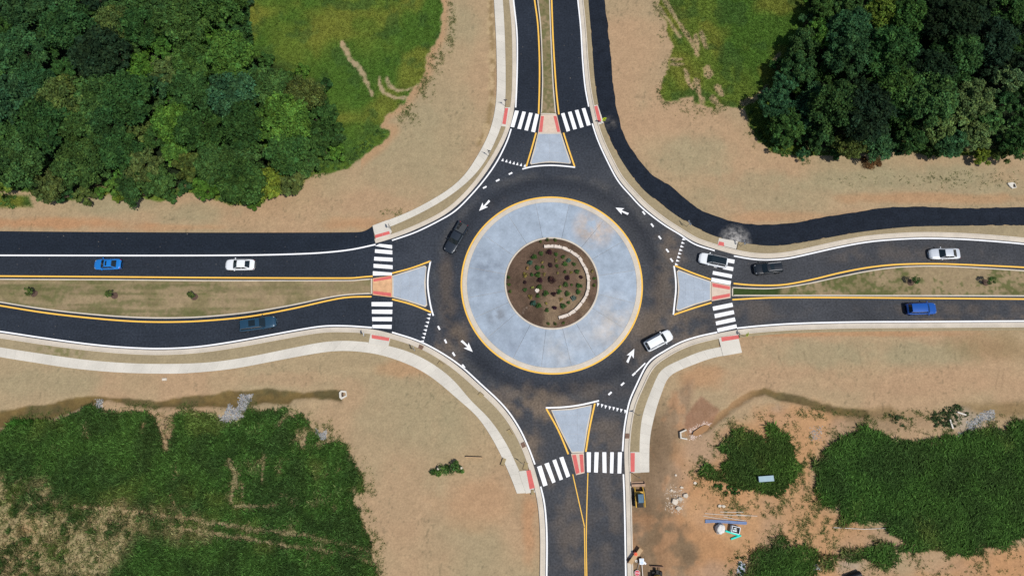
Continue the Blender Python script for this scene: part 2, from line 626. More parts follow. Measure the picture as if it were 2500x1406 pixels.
LOT = [(1541, 1156), (1585, 1152), (1600, 1050), (1650, 960), (1690, 930), (1690, 1000), (1660, 1060), (1665, 1150), (1660, 1260), (1720, 1300), (1800, 1340), (1830, 1460), (1541, 1460)]
SE_RED = [(1640, 1070), (1700, 1060), (1760, 1060), (1880, 1000), (2000, 990), (2080, 1030), (2040, 1090), (1985, 1140), (2010, 1240), (2150, 1290), (2200, 1330), (2060, 1380), (2200, 1400),
          (2560, 1310), (2560, 1470), (1760, 1470), (1680, 1300), (1650, 1180)]
BARE_W = [(377, 1006), (427, 1006), (424, 1060), (412, 1098), (400, 1098), (386, 1050)]
MIX_SW = [(-60, 1170), (60, 1160), (130, 1195), (180, 1235), (330, 1235), (480, 1248), (500, 1300), (330, 1300), (300, 1360), (230, 1420), (130, 1400), (40, 1420), (-60, 1420)]

BARE_LINES = [([(837, 105), (855, 143), (878, 167), (890, 185), (908, 233)], 5), ([(926, 188), (926, 206), (938, 227), (965, 239), (1001, 239)], 3.5),
              ([(944, 191), (950, 209), (971, 221), (995, 219), (1019, 210)], 3.5),
              ([(1621, 0), (1635, 18), (1651, 47), (1675, 81), (1688, 100), (1703, 134)], 4), ([(1698, 88), (1704, 115), (1700, 130)], 4), ([(1713, 80), (1722, 113)], 4),
              ([(1610, 20), (1640, 60), (1660, 90)], 4), ([(1813, 254), (1847, 237), (1873, 218)], 6), ([(1903, 132), (1885, 160)], 4), ([(1640, 145), (1665, 145)], 3), ([(1640, 157), (1668, 157)], 3), ([(1672, 170), (1680, 200), (1690, 215)], 5),
              ([(1725, 168), (1732, 180)], 8), ([(1754, 216), (1760, 228)], 7), ([(1740, 240), (1760, 262)], 7), ([(1700, 200), (1715, 250)], 6),
              ([(180, 1233), (300, 1245), (440, 1264), (480, 1270)], 6), ([(440, 1262), (600, 1288), (650, 1296), (745, 1305)], 7), ([(440, 1290), (500, 1297), (560, 1309), (640, 1321), (700, 1332)], 7),
              ([(700, 1332), (790, 1340), (850, 1355), (910, 1375)], 4), ([(745, 1305), (830, 1325), (900, 1345)], 4),
              ([(562, 1125), (575, 1165), (565, 1222)], 7), ([(595, 1180), (592, 1215)], 4), ([(644, 1110), (640, 1180)], 4), ([(575, 1236), (640, 1235), (680, 1232)], 5), ([(690, 1205), (715, 1222)], 8),
              ([(430, 1130), (432, 1160)], 3), ([(700, 1010), (680, 1040)], 4), ([(720, 1070), (745, 1060), (740, 1085)], 8), ([(770, 1045), (800, 1075), (780, 1085)], 9), ([(350, 1035), (352, 1055)], 4), ([(212, 1040), (214, 1065)], 5),
              ([(420, 1210), (428, 1230)], 4), ([(865, 1195), (870, 1230)], 7)]

BLOBS = [  # u, v, radius u, radius v, kind, strength
    (300, 500, 150, 30, 'green', .6), (480, 520, 120, 28, 'green', .55), (120, 545, 260, 18, 'red', .75), (420, 555, 160, 12, 'red', .5), (870, 545, 120, 25, 'red', .55),
    (1120, 60, 70, 90, 'green', .55), (1000, 380, 120, 80, 'green', .35), (1040, 300, 60, 50, 'green', .4), (1180, 180, 40, 120, 'pink', .3), (900, 500, 160, 50, 'pink', .6),
    (1530, 150, 60, 200, 'pink', .35), (1700, 380, 120, 70, 'green', .6), (1850, 470, 160, 60, 'green', .55), (1600, 300, 90, 60, 'pink', .35), (2050, 440, 180, 35, 'green', .6), (2300, 430, 220, 40, 'green', .75), (2420, 470, 150, 40, 'green', .5),
    (2300, 485, 300, 18, 'red', .5), (1900, 530, 160, 18, 'red', .4), (2000, 860, 170, 45, 'green', .65), (2250, 865, 200, 40, 'green', .75), (2420, 850, 140, 45, 'olive', .35), (1950, 815, 420, 9, 'red', .6), (2250, 930, 260, 45, 'pink', .55),
    (1700, 920, 80, 40, 'red', .55), (1850, 930, 120, 40, 'pink', .4), (100, 930, 200, 40, 'green', .35), (1000, 1000, 160, 120, 'green', .3), (1130, 1000, 110, 120, 'green', .3),
    (960, 1250, 130, 160, 'pink', .55), (1130, 1330, 160, 90, 'green', .3), (1180, 1230, 120, 80, 'red', .25), (1290, 1280, 25, 110, 'red', .6), (850, 960, 60, 50, 'pink', .5), (700, 925, 160, 25, 'pink', .45), (1000, 900, 90, 30, 'red', .45),
    (75, 1285, 40, 30, 'red', .6), (1700, 1180, 60, 40, 'red', .6), (1780, 1215, 60, 25, 'red', .6), (2450, 1380, 160, 50, 'red', .6), (1620, 1330, 60, 40, 'red', .5), (1700, 1370, 50, 40, 'dark', .6), (1570, 1270, 40, 50, 'dark', .8), (1595, 1150, 45, 180, 'dark', .85), (1610, 1000, 30, 60, 'dark', .4), (1720, 1290, 70, 60, 'grey', .45), (1640, 1290, 60, 30, 'red', .4), (1590, 1380, 60, 25, 'red', .4), (1700, 1050, 40, 30, 'dark', .5), (1650, 1130, 30, 70, 'dark', .5), (2000, 1240, 50, 60, 'olive', .35), (1960, 1120, 30, 70, 'olive', .3), (2090, 1300, 90, 25, 'olive', .35), (1560, 1300, 25, 40, 'grey', .5),
    (2100, 1010, 200, 22, 'olive', .6), (2440, 1000, 120, 25, 'olive', .6), (2150, 1030, 150, 30, 'dark', .35),
    (1900, 1020, 60, 40, 'grey', .5), (2360, 1030, 60, 35, 'grey', .5), (2050, 1380, 60, 25, 'grey', .45), (1660, 1230, 30, 40, 'grey', .4)]

TAN, PINK, RED, GREEN = C3(.340, .247, .146), C3(.368, .238, .142), C3(.385, .200, .100), C3(.270, .236, .142)
OLIVE, DARK, GREY = C3(.150, .100, .036), C3(.150, .101, .060), C3(.31, .275, .235)
KIND = {'pink': PINK, 'red': RED, 'green': GREEN, 'olive': OLIVE, 'dark': DARK, 'grey': GREY}


def ground_fields(x, y, u, v):
    n1 = fbm(x, y, 14, 4, 1)
    n2 = fbm(x, y, 3.0, 4, 2)
    n3 = fbm(x, y, 0.9, 3, 3)
    st = fbm(x * .35, y * 2.2, 1.6, 3, 5)
    col = np.empty((len(x), 3))
    col[:] = TAN
    col = lerp(col, PINK, (sstep(.42, .62, n1) * .55)[:, None])
    col = lerp(col, GREEN, (sstep(.58, .40, fbm(x, y, 18, 3, 4)) * .4)[:, None])
    wob = (n2 - .5) * .9
    for (bu, bv, ru, rv, kind, s) in BLOBS:
        d = np.sqrt(((u - bu) / ru) ** 2 + ((v - bv) / rv) ** 2) + wob
        col = lerp(col, KIND[kind], (sstep(1.1, .35, d) * s)[:, None])
    lot = sstep(-12, 10, sd_poly(u, v, LOT) + (n2 - .5) * 40)
    lc = lerp(lerp(DARK, C3(.26, .178, .112), sstep(.35, .6, n1)[:, None]), RED, (sstep(.52, .68, n2) * .5)[:, None])
    lc = lc * (.78 + .44 * fbm(x * 2.2, y * .35, 1.6, 3, 15))[:, None]
    col = lerp(col, lc, (lot * .88)[:, None])
    sr = sstep(-20, 20, sd_poly(u, v, SE_RED) + (n2 - .5) * 60)
    src = lerp(C3(.42, .226, .108), C3(.34, .222, .142), sstep(.4, .62, n1)[:, None])
    col = lerp(col, src, (sr * .75)[:, None])
    # speckle of twigs, straw and clods
    col *= (0.90 + .20 * n3 + .10 * (st - .5))[:, None]
    spk = sstep(.80, .90, vnoise(x, y * .6, .26, 77)) * sstep(.42, .62, fbm(x, y, 6, 3, 8))
    col = lerp(col, col * np.array((.55, .6, .6)), (spk * .6)[:, None])
    gr = vnoise(x, y, .24, 78)
    col *= (.93 + .14 * gr)[:, None]
    # coarse straw band beside the walk
    band = sstep(-14, -2, sd_line(u, v, [(1198, -40), (1199, 60), (1203, 160), (1200, 250), (1190, 310), (1170, 350)]) + (n3 - .5) * 18)
    col = lerp(col, lerp(C3(.20, .14, .06), C3(.40, .30, .17), sstep(.4, .6, n3)[:, None]), (band * .7)[:, None])
    # ditches and mud
    for pts in ([(1903, 874), (1927, 927)], [(1963, 858), (1969, 882), (1992, 903)], [(2093, 842), (2101, 877), (2108, 900)], [(2115, 850), (2121, 879)], [(2026, 869), (2027, 898)], [(1980, 914), (1998, 940)], [(2190, 830), (2188, 870)],
                [(2440, 905), (2430, 950)], [(2452, 900), (2446, 945)], [(2330, 860), (2338, 900)], [(1500, 700), (1500, 701)]):
        col *= (1 - .16 * sstep(-2.2, -.6, sd_line(u, v, pts, 10) + (n3 - .5) * 3))[:, None]
    dw = sstep(-4, 3, sd_poly(u, v, DITCH_W) + (n2 - .5) * 9 + (n3 - .5) * 6)
    de = sstep(-11, -5, sd_line(u, v, DITCH_E) + (n2 - .5) * 14 + (n3 - .5) * 6)
    dcol = lerp(C3(.120, .082, .027), C3(.075, .062, .024), sstep(.4, .62, n2)[:, None]) * (.62 + .76 * n3)[:, None]
    col = lerp(col, dcol, (dw * .92)[:, None])
    col = lerp(col, lerp(C3(.26, .155, .075), dcol, sstep(1800, 1880, u)[:, None]), (de * .85)[:, None])
    mud = sstep(-4, 5, sd_poly(u, v, MUD) + (n2 - .5) * 16)
    col = lerp(col, lerp(C3(.20, .105, .06), C3(.27, .155, .10), n3[:, None]), (mud * .85)[:, None])
    # grass
    def edge(poly, amp, soft=3.0):
        return sstep(-soft, soft, sd_poly(u, v, poly) + (n2 - .5) * amp + (n3 - .5) * amp * .7)
    gnw, gne = edge(NW_FIELD, 16), edge(NE_FIELD, 16)
    gsw, gse = edge(SW_FIELD, 24), edge(SE_FIELD, 40)
    gb, gl = edge(SE_BUSH, 40), edge(SE_LOW, 60, 8)
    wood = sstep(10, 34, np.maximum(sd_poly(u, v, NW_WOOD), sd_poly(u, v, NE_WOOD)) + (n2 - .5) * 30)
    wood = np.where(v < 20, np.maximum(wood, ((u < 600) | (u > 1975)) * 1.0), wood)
    rest = sstep(-6, 6, sd_poly(u, v, [(-60, 470), (70, 478), (80, 505), (-60, 508)]))
    bare = np.zeros(len(x))
    for pts, w in BARE_LINES:
        bare = np.maximum(bare, sstep(-w - 2.5, -w + 2, sd_line(u, v, pts) + (n3 - .5) * w * 2.2 + (n2 - .5) * w * 1.5))
    bare = np.maximum(bare, sstep(-3, 3, sd_poly(u, v, BARE_W) + (n3 - .5) * 16))
    hi = .5 * vnoise(x, y, .30, 91) + .5 * vnoise(x, y, .7, 92)
    bare = bare * (.62 + .38 * sstep(.30, .55, hi + .25 * (n2 - .5)))
    mix = sstep(-25, 25, sd_poly(u, v, MIX_SW) + (n2 - .5) * 60) * sstep(.385, .53, .45 * n2 + .20 * n3 + .35 * hi + .10 * (fbm(x, y, 5, 2, 93) - .5)) * .9
    mix = np.maximum(mix, sstep(25, 8, np.hypot((u - 75) / 1.2, v - 1285) + (n2 - .5) * 30))
    odd = gsw * sstep(.60, .68, .6 * n2 + .4 * n3) * sstep(.48, .6, fbm(x, y, 11, 2, 9)) * .8
    lawn = lerp(C3(.050, .122, .013), C3(.092, .150, .018), sstep(.38, .62, n1)[:, None])
    lawn = lerp(lawn, C3(.175, .178, .026), (sstep(.50, .66, fbm(x, y, 9, 3, 12)) * .6)[:, None])
    lawn = lerp(lawn, C3(.030, .085, .016), (sstep(.54, .66, fbm(x, y, 3, 3, 13)) * .6)[:, None])
    rank = lerp(C3(.013, .058, .009), C3(.027, .096, .013), sstep(.36, .62, n2)[:, None])
    rank = lerp(rank, C3(.085, .130, .024), (sstep(.57, .70, fbm(x, y, 6, 3, 14)) * .55)[:, None])
    gN = np.maximum(np.maximum(gnw, gne), np.maximum(rest, edge(NW_WOOD, 14) * (1 - wood)))
    gN = np.maximum(gN, edge(NE_WOOD, 14) * (1 - wood) * (v < 380))
    gS = np.maximum(np.maximum(gsw, gse), np.maximum(gb, gl))
    keep = 1 - np.maximum(bare, np.maximum(mix, odd * sstep(.35, .6, hi)) * (v > 900))
    gN, gS = gN * keep, gS * keep
    rim = sstep(-26, -4, sd_poly(u, v, NW_FIELD)) * (u > 880) * (1 - gnw)
    col = lerp(col, RED * 1.05, (rim * .45)[:, None])
    col = lerp(col, C3(.36, .285, .150) * (0.75 + .5 * n3)[:, None], (mix * sstep(-5, 5, sd_poly(u, v, SW_FIELD)) * .6)[:, None])
    lum = (0.75 + .5 * n3)[:, None]
    col = lerp(col, lawn * lum, (gN * .95)[:, None])
    col = lerp(col, rank * lum, (gS * .93)[:, None])
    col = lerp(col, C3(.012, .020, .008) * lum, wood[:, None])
    # thin regrowth on the open soil
    thin = np.zeros(len(x))
    for (bu, bv, ru, rv, s) in ((1100, 60, 14, 90, .9), (1070, 150, 25, 40, .8), (1040, 210, 30, 40, .8), (1000, 280, 40, 35, .7), (1650, 215, 45, 40, .8), (1700, 270, 60, 22, .4),
                                (1960, 1130, 40, 90, .9), (2000, 1290, 90, 60, .9), (1990, 1010, 90, 20, .7), (2250, 1015, 110, 22, .9), (1850, 1240, 130, 30, .8), (2300, 1380, 250, 40, .45), (2150, 1300, 60, 30, .9), (1740, 1180, 60, 40, .5),
                                (1840, 1030, 60, 20, .5), (910, 1340, 25, 70, .9), (880, 1180, 20, 60, .8), (960, 520, 40, 12, .5), (2350, 440, 200, 30, .16), (2150, 440, 120, 25, .10), (150, 850, 60, 8, .6), (800, 1045, 25, 30, .7)):
        thin = np.maximum(thin, s * sstep(1.15, .4, np.hypot((u - bu) / ru, (v - bv) / rv) + wob))
    for poly, wd, s in ((SE_FIELD, 55, .85), (SE_BUSH, 45, .85), (SW_FIELD, 28, .75), (SE_LOW, 40, .8), (NE_FIELD, 14, .5)):
        thin = np.maximum(thin, s * sstep(-wd, -3, sd_poly(u, v, poly) + (n2 - .5) * 50))
    tm = thin * sstep(.46, .62, .3 * n2 + .3 * n3 + .4 * hi)
    col = lerp(col, C3(.115, .115, .040) * lum, (tm * .6 * (1 - np.maximum(gN, gS)))[:, None])
    return np.clip(col, 0, 1), gN, gS, tm * (1 - np.maximum(gN, gS)), wood


def ditch_depth(u, v):
    return np.maximum(sstep(-10, 14, sd_poly(u, v, DITCH_W)) * .35, sstep(-16, -2, sd_line(u, v, DITCH_E)) * .35)


def gheight(x, y):
    x, y = np.atleast_1d(np.asarray(x, float)), np.atleast_1d(np.asarray(y, float))
    u, v = to_px(x, y)
    return -.075 + (fbm(x, y, 2.2, 3, 31) - .5) * .05 - ditch_depth(u, v)


def gz(x, y):
    return float(gheight(x, y)[0])


def grow(a, b, step):
    core = np.arange(a, b + step, step)
    out = [core[-1]]
    s = step
    while out[-1] < 4000:
        s *= 1.7
        out.append(out[-1] + s)
    low = [core[0]]
    s = step
    while low[-1] > -4000:
        s *= 1.7
        low.append(low[-1] - s)
    return np.concatenate([np.array(low[1:])[::-1], core, np.array(out[1:])])


c00, c11 = P(0, 1406), P(2500, 0)
GX = grow(P(0, 0)[0] - 3, P(2500, 0)[0] + 3, .23)
GY = grow(c00[1] - 3, c11[1] + 3, .23)
mx_, my_ = np.meshgrid(GX, GY)
gx_, gy_ = mx_.ravel(), my_.ravel()
front = (gy_ - CY) * math.sin(TH) + HC * math.cos(TH) > 5
gu, gv = to_px(gx_, np.where(front, gy_, 0))
gu, gv = np.where(front, gu, -9e3), np.where(front, gv, 9e3)
gcol, gN, gS, gthin, gwood = ground_fields(gx_, gy_, gu, gv)
gh = gheight(gx_, gy_)
far = (np.abs(gx_) > 200) | (np.abs(gy_) > 200)
gh = np.where(far, -.1, gh)
nx, ny = len(GX), len(GY)
idx = np.arange(nx * ny).reshape(ny, nx)
Q = np.stack([idx[:-1, :-1], idx[:-1, 1:], idx[1:, 1:], idx[1:, :-1]], -1).reshape(-1, 4)
gme = mesh_big('ground', np.stack([gx_, gy_, gh], 1), Q, gcol, smooth=True)
new('ground', gme, MT['soil'], kind='structure', label='straw-mulched tan and reddish soil around the roundabout')

# ------------------------------------------------------------------ road edges (photo pixels; gutter edge of the asphalt)
E_NW = spline([(1247, -60), (1252, 0), (1256.5, 40), (1259.5, 90), (1260.5, 150), (1259.5, 220), (1256, 262), (1248, 302), (1239, 328), (1227, 355), (1203, 397), (1171, 443), (1136, 483),
               (1089, 523), (1018, 559), (957, 582.5), (917, 594)])
E_NE = spline([(1408, -60), (1413, 0), (1420, 71), (1425, 149), (1431, 213), (1440, 261), (1449, 302), (1461.5, 341), (1483, 387), (1511, 439), (1541, 473), (1572, 506), (1623, 546), (1660, 569),
               (1697, 592), (1746, 608), (1792, 621), (1838, 629.5), (1880, 631), (1926, 627), (1980, 615.5), (2051, 599.5), (2122, 587), (2193, 581), (2264, 578.5), (2353, 581), (2442, 587), (2500, 592.5), (2570, 601)])
E_SE = spline([(2570, 787), (2500, 786.5), (2264, 788), (2086, 789), (1944, 793), (1859, 798.5), (1799, 805), (1751, 814), (1703, 825), (1660, 840), (1622, 861), (1591, 882), (1578, 900), (1566, 925), (1555, 950), (1541, 980),
               (1532, 1020), (1527, 1055), (1524, 1101), (1526, 1157), (1528.5, 1226), (1530, 1297), (1532, 1406), (1533, 1470)])
E_SW = spline([(-70, 804), (0, 813), (106, 829), (213, 843), (302, 851), (391, 854.5), (480, 850), (569, 838), (658, 822), (729, 809), (782, 800.5), (818, 798.5), (860, 799.5), (908, 803), (957, 814.5), (1018, 834), (1069, 860),
               (1121, 896), (1176, 945), (1210, 976), (1238, 1007), (1266, 1049), (1288, 1095), (1302, 1134), (1317, 1187), (1325.5, 1226), (1330.5, 1279), (1332, 1333), (1331, 1406), (1330, 1470)])
E_W = spline([(-70, 563.5), (0, 564.5), (249, 566.6), (533, 568), (840, 567.4), (889, 564.8), (909.6, 552)], smooth=3)

road_outline = np.concatenate([E_W, [P(917, 594)], E_NW[::-1], E_NE, E_SE, E_SW[::-1]])
ROAD_PX = None

DUST = [(1330, 990, 130, 50, .9), (1250, 960, 80, 40, .6), (1290, 1090, 40, 60, .9), (1400, 1300, 60, 140, .45), (1490, 1250, 40, 200, .35), (1480, 1060, 50, 70, .5), (1110, 830, 60, 50, .7), (1100, 880, 50, 40, .5),
        (1660, 800, 90, 50, .65), (1590, 800, 50, 60, .7), (1560, 860, 40, 50, .5), (1640, 610, 45, 60, .6), (1620, 700, 40, 110, .5), (1250, 530, 60, 40, .2), (1090, 720, 26, 120, .4), (1700, 780, 80, 35, .5), (1850, 760, 120, 30, .3),
        (2350, 755, 200, 16, .3), (2200, 620, 250, 25, .25), (2450, 775, 70, 10, .8), (2280, 783, 60, 8, .6), (1340, 1160, 30, 40, .5), (1560, 780, 30, 60, .5), (1440, 960, 90, 30, .35)]


def road_col(x, y):
    u, v = to_px(x, y)
    n1, n2 = fbm(x, y, 9, 4, 41), fbm(x, y, 2.4, 4, 42)
    c = np.empty((len(x), 3))
    c[:] = C3(.0240, .0300, .0410)
    c = lerp(c, C3(.043, .049, .061), (sstep(31, 22, np.hypot(x, y)) * .8)[:, None])
    old = sstep(1300, 1560, u) * sstep(300, 520, v)
    old = np.maximum(old, sstep(900, 1050, v) * (u > 1100))
    c = lerp(c, C3(.060, .062, .068), (old * .75)[:, None])
    c = lerp(c, C3(.0145, .0200, .0300), (sstep(-3, 3, sd_poly(u, v, [(-90, 560), (915, 545), (915, 600), (860, 607), (700, 619), (391, 622), (-90, 622)])))[:, None])
    c = lerp(c, C3(.019, .0245, .0355), (sstep(330, 250, v) * (u > 1100) * (u < 1500) * .7)[:, None])
    r = np.hypot(x, y)
    c = lerp(c, C3(.020, .023, .03), (np.exp(-((r - 17.6) / 1.3) ** 2) * .55)[:, None])
    c = lerp(c, C3(.085, .083, .082), (np.exp(-((r - 19.2) / .7) ** 2) * sstep(.4, .65, n2) * .5)[:, None])
    c *= (.82 + .36 * n1)[:, None]
    # along-lane wheel streaks on the straight arms
    arm = (np.abs(u - 1347) > 300) & (v > 560) & (v < 860)
    c *= np.where(arm, .92 + .16 * fbm(x * .12, y * 3.0, 1.3, 2, 44), 1.0)[:, None]
    d = np.zeros(len(x))
    for (bu, bv, ru, rv, s) in DUST:
        d = np.maximum(d, s * sstep(1.15, .3, np.hypot((u - bu) / ru, (v - bv) / rv) + (n2 - .5) * 1.3))
    d *= sstep(.26, .58, fbm(x, y, 1.7, 4, 43))
    return lerp(c, C3(.195, .145, .100), (d * .72)[:, None])


road = area('road', road_outline, 0.0, MT['asphalt'], spacing=.55, colfn=road_col, skirt=.2, kind='structure', label='dark asphalt roundabout with four approach roads')

# shared path of fresh asphalt
PATH_A = spline([(1434, -60), (1436, 0), (1441, 60), (1446, 124), (1451, 190), (1460, 255), (1474, 303), (1492, 348), (1516, 391), (1540, 427), (1572, 466), (1620, 504), (1660, 533), (1713, 564), (1760, 582), (1830, 596.5), (1891, 601), (1944, 595),
                 (2015, 582), (2086, 569), (2158, 560), (2229, 554), (2335, 552), (2500, 551), (2570, 551)])
PATH_B = spline([(1475, -60), (1476.5, 0), (1483, 60), (1490, 124), (1495, 190), (1503, 250), (1518, 315), (1535, 352), (1562, 391), (1594, 429), (1634, 452), (1680, 491), (1713, 514), (1767, 535), (1820, 546), (1873, 549), (1927, 546), (1980, 537),
                 (2033, 526), (2097, 517), (2158, 507), (2247, 505), (2371, 508.5), (2500, 505), (2570, 504)], smooth=4)
pa, pb = PATH_A.copy(), PATH_B.copy()
for q_, s_, sd in ((pa, .5, 51), (pb, .22, 52)):                           # ragged edges of the overspray and base course
    nn = normals(q_)
    q_ += nn * ((fbm(q_[:, 0], q_[:, 1], 1.1, 3, sd) - .5) * 1.6 * s_)[:, None]
area('asphalt_path', np.concatenate([pa, pb[::-1]]), -.012, MT['path'], spacing=1.5, skirt=.15, kind='structure', label='fresh black asphalt path curving beside the road')


# ------------------------------------------------------------------ kerbs and gutters
KP = lambda w, s: [(0, -.02), (0, .007), (s * (w - .20), .022), (s * (w - .185), .135), (s * (w - .03), .145), (s * w, .12), (s * w, -.12)]
kerbs = {}
for nm, q, sgn, w, lab in (('nw', E_NW, -1, .72, 'pale concrete kerb and gutter beside the walk with two red ramps'), ('ne', E_NE, 1, .84, 'pale concrete kerb and gutter beside the black asphalt path'),
                           ('se', E_SE, 1, .86, 'pale concrete kerb and gutter round the corner with the track loader'), ('sw', E_SW, -1, .82, 'pale concrete kerb and gutter beside the long curved sidewalk')):
    kerbs[nm] = offset(q, sgn * w)
    sweep('kerb', q, KP(w, sgn), MT['kerb'], kind='structure', label=lab)


# ------------------------------------------------------------------ sidewalks, verges, ramps
def between(a, b, step=1.5):
    n = max(2, int(round((np.linalg.norm(np.diff(a, axis=0), axis=1).sum() + np.linalg.norm(np.diff(b, axis=0), axis=1).sum()) / 2 / step)))
    return resample(a, n=n * 2 + 1), resample(b, n=n * 2 + 1), n


def sidewalk(outer, inner, label, z=.075):
    root = empty('sidewalk', (0, 0, 0), kind='structure', label=label)
    a, b, n = between(outer, inner)
    k = len(a)
    V = [(p[0], p[1], z - .02) for p in a] + [(p[0], p[1], z - .02) for p in b] + [(p[0], p[1], -.2) for p in a] + [(p[0], p[1], -.2) for p in b]
    Fc = [(i, i + 1, k + i + 1, k + i) for i in range(k - 1)] + [(i, i + 1, 2 * k + i + 1, 2 * k + i) for i in range(k - 1)] + [(k + i, k + i + 1, 3 * k + i + 1, 3 * k + i) for i in range(k - 1)]
    Fc += [(0, k, 3 * k, 2 * k), (k - 1, 2 * k - 1, 4 * k - 1, 3 * k - 1)]
    new('bedding', mesh('bedding', V, Fc), MT['joint'], root)
    for s in range(n):
        i = 2 * s
        ring = [a[i], a[i + 1], a[i + 2], b[i + 2], b[i + 1], b[i]]
        c = sum(ring) / 6
        t = (a[i + 2] - a[i])
        t = t / np.linalg.norm(t)
        pts = []
        for j, p in enumerate(ring):
            g = .007 if j in (0, 5) else (-.007 if j in (2, 3) else 0)
            pts.append(tuple(p + t * g))
        slab('slab', pts, z - .06, z, MT['walk'], root)
    return root


SO_NW = spline([(1203, -60), (1206, 0), (1209, 53), (1211.6, 107), (1213.4, 195), (1211.6, 242), (1206, 284), (1192, 331), (1164, 384), (1135, 427), (1098, 461), (1039, 497), (986, 523), (909.6, 551.5)])
SI_NW = spline([(1224, -60), (1227.6, 0), (1231, 53), (1233.7, 124), (1234.7, 195), (1233.5, 250), (1225, 306), (1207, 350), (1187, 391), (1154, 433), (1108, 472), (1053, 507), (989, 539), (948, 556), (913, 569)])
SO_SW = spline([(-70, 858), (0, 871.4), (89, 885.6), (178, 899), (284, 908.7), (391, 912), (462, 910.5), (569, 900), (676, 880), (782, 861), (840, 856), (911, 862.5), (964, 876.7), (1020, 900), (1065, 929), (1121, 977), (1165, 1016), (1195, 1059), (1217, 1098), (1235, 1137), (1252, 1176), (1262, 1204)])
SI_SW = spline([(-70, 835), (0, 847.6), (107, 864), (213, 878.5), (320, 886.7), (427, 888), (516, 884), (605, 871.4), (711, 850), (782, 836), (840, 831.5), (904, 836), (948, 844), (1000, 859), (1053, 885.6), (1106, 926), (1149, 977), (1190, 1016), (1222, 1059), (1245, 1098), (1262, 1137), (1278, 1170), (1286, 1203)])
SO_SE = spline([(1811, 860.7), (1742, 873), (1696, 889), (1650, 908), (1630, 922), (1619, 949), (1605, 988), (1594, 1030), (1587, 1066), (1585, 1105), (1585, 1152)], smooth=4)
SI_SE = spline([(1806, 838), (1761, 846.5), (1713, 857), (1660, 878.5), (1615, 902), (1598, 933), (1580, 977), (1567, 1020), (1562, 1066), (1561, 1104), (1561, 1153)], smooth=4)
sidewalk(SO_NW, SI_NW, 'pale concrete sidewalk ending beside the wide asphalt shoulder')
sidewalk(SO_SW, SI_SW, 'long pale concrete sidewalk sweeping past the olive drainage ditch')
sidewalk(SO_SE, SI_SE, 'short bent concrete sidewalk beside the track loader')

VTAN = C3(.285, .230, .140)


def verge_col(x, y):
    n = fbm(x, y, 2.5, 4, 61)
    m = fbm(x, y, .6, 3, 62)
    c = np.empty((len(x), 3))
    c[:] = VTAN
    u, v = to_px(x, y)
    g = np.maximum(sstep(60, 20, np.hypot((u - 150) / 1.4, v - 860)), 0) * sstep(.5, .6, m)
    c = lerp(c, C3(.12, .125, .04), (g * .7)[:, None])
    return c * (.80 + .25 * n + .16 * m)[:, None]


def verge(a, b, label, z=.095):
    k = max(len(a), len(b))
    a, b = resample(a, n=k), resample(b, n=k)
    m = 5
    V, Fc = [], []
    for i in range(k):
        for j in range(m):
            p = a[i] + (b[i] - a[i]) * j / (m - 1)
            V.append((p[0], p[1], z + (.02 if 0 < j < m - 1 else 0)))
    for i in range(k - 1):
        for j in range(m - 1):
            Fc.append((i * m + j, i * m + j + 1, (i + 1) * m + j + 1, (i + 1) * m + j))
    me = mesh('verge', V, Fc, up=True)
    vv = np.array(V)
    set_col(me, verge_col(vv[:, 0], vv[:, 1]))
    return new('verge', me, MT['soil'], kind='structure', label=label)


kn, ks, ke, kx = kerbs['nw'], kerbs['sw'], kerbs['ne'], kerbs['se']
verge(cut(SI_NW, (1224, -60), (1233, 262)), cut(kn, (1240, -60), (1245, 262)), 'straw strip between kerb and sidewalk by the grassy median')
verge(cut(SI_NW, (1224, 309), (951, 555)), cut(kn, (1236, 309), (955, 566)), 'curved straw strip between kerb and sidewalk')
verge(cut(SI_SW, (-70, 835), (904, 836)), cut(ks, (-70, 816), (906, 814)), 'long straw strip between kerb and curved sidewalk')
verge(cut(SI_SW, (949, 845), (1273, 1160)), cut(ks, (953, 825), (1288, 1145)), 'straw strip holding the twin-panel signpost')
verge(cut(SI_SE, (1758, 847), (1561, 1103)), cut(kx, (1756, 828), (1539, 1103)), 'straw strip inside the short bent sidewalk')
verge(cut(kx, (1802, 818), (2570, 801)), offset(cut(kx, (1802, 818), (2570, 801)), .5), 'narrow soil strip behind the straight kerb')
verge(cut(ke, (1420, -60), (1455, 262)), cut(PATH_A, (1434, -60), (1461, 258)), 'straw strip between kerb and black path by the grassy median')
verge(cut(ke, (1466, 305), (1755, 597)), cut(PATH_A, (1474, 303), (1757, 581)), 'curved straw strip between kerb and black path')
verge(cut(ke, (1800, 609), (2570, 590)), cut(PATH_A, (1803, 590), (2570, 551)), 'long straw strip between kerb and black path')


def ramp(pad, red, label, nseam=2):
    """kerb ramp with a red tactile panel"""
    r = empty('kerb_ramp', (0, 0, 0), kind='structure', label=label)
    slab('ramp_slab', poly_px(pad), -.1, .150, MT['walk'], r)
    q = np.array(poly_px(red))
    for s in range(nseam):
        a, b = s / nseam, (s + 1) / nseam
        e0, e1 = q[0] + (q[1] - q[0]) * a, q[0] + (q[1] - q[0]) * b
        f0, f1 = q[3] + (q[2] - q[3]) * a, q[3] + (q[2] - q[3]) * b
        m = (e0 + e1 + f0 + f1) / 4
        slab('tactile_panel', [tuple(p + (m - p) * .02) for p in (e0, e1, f1, f0)], .14, .160, MT['red'], r)
    return r


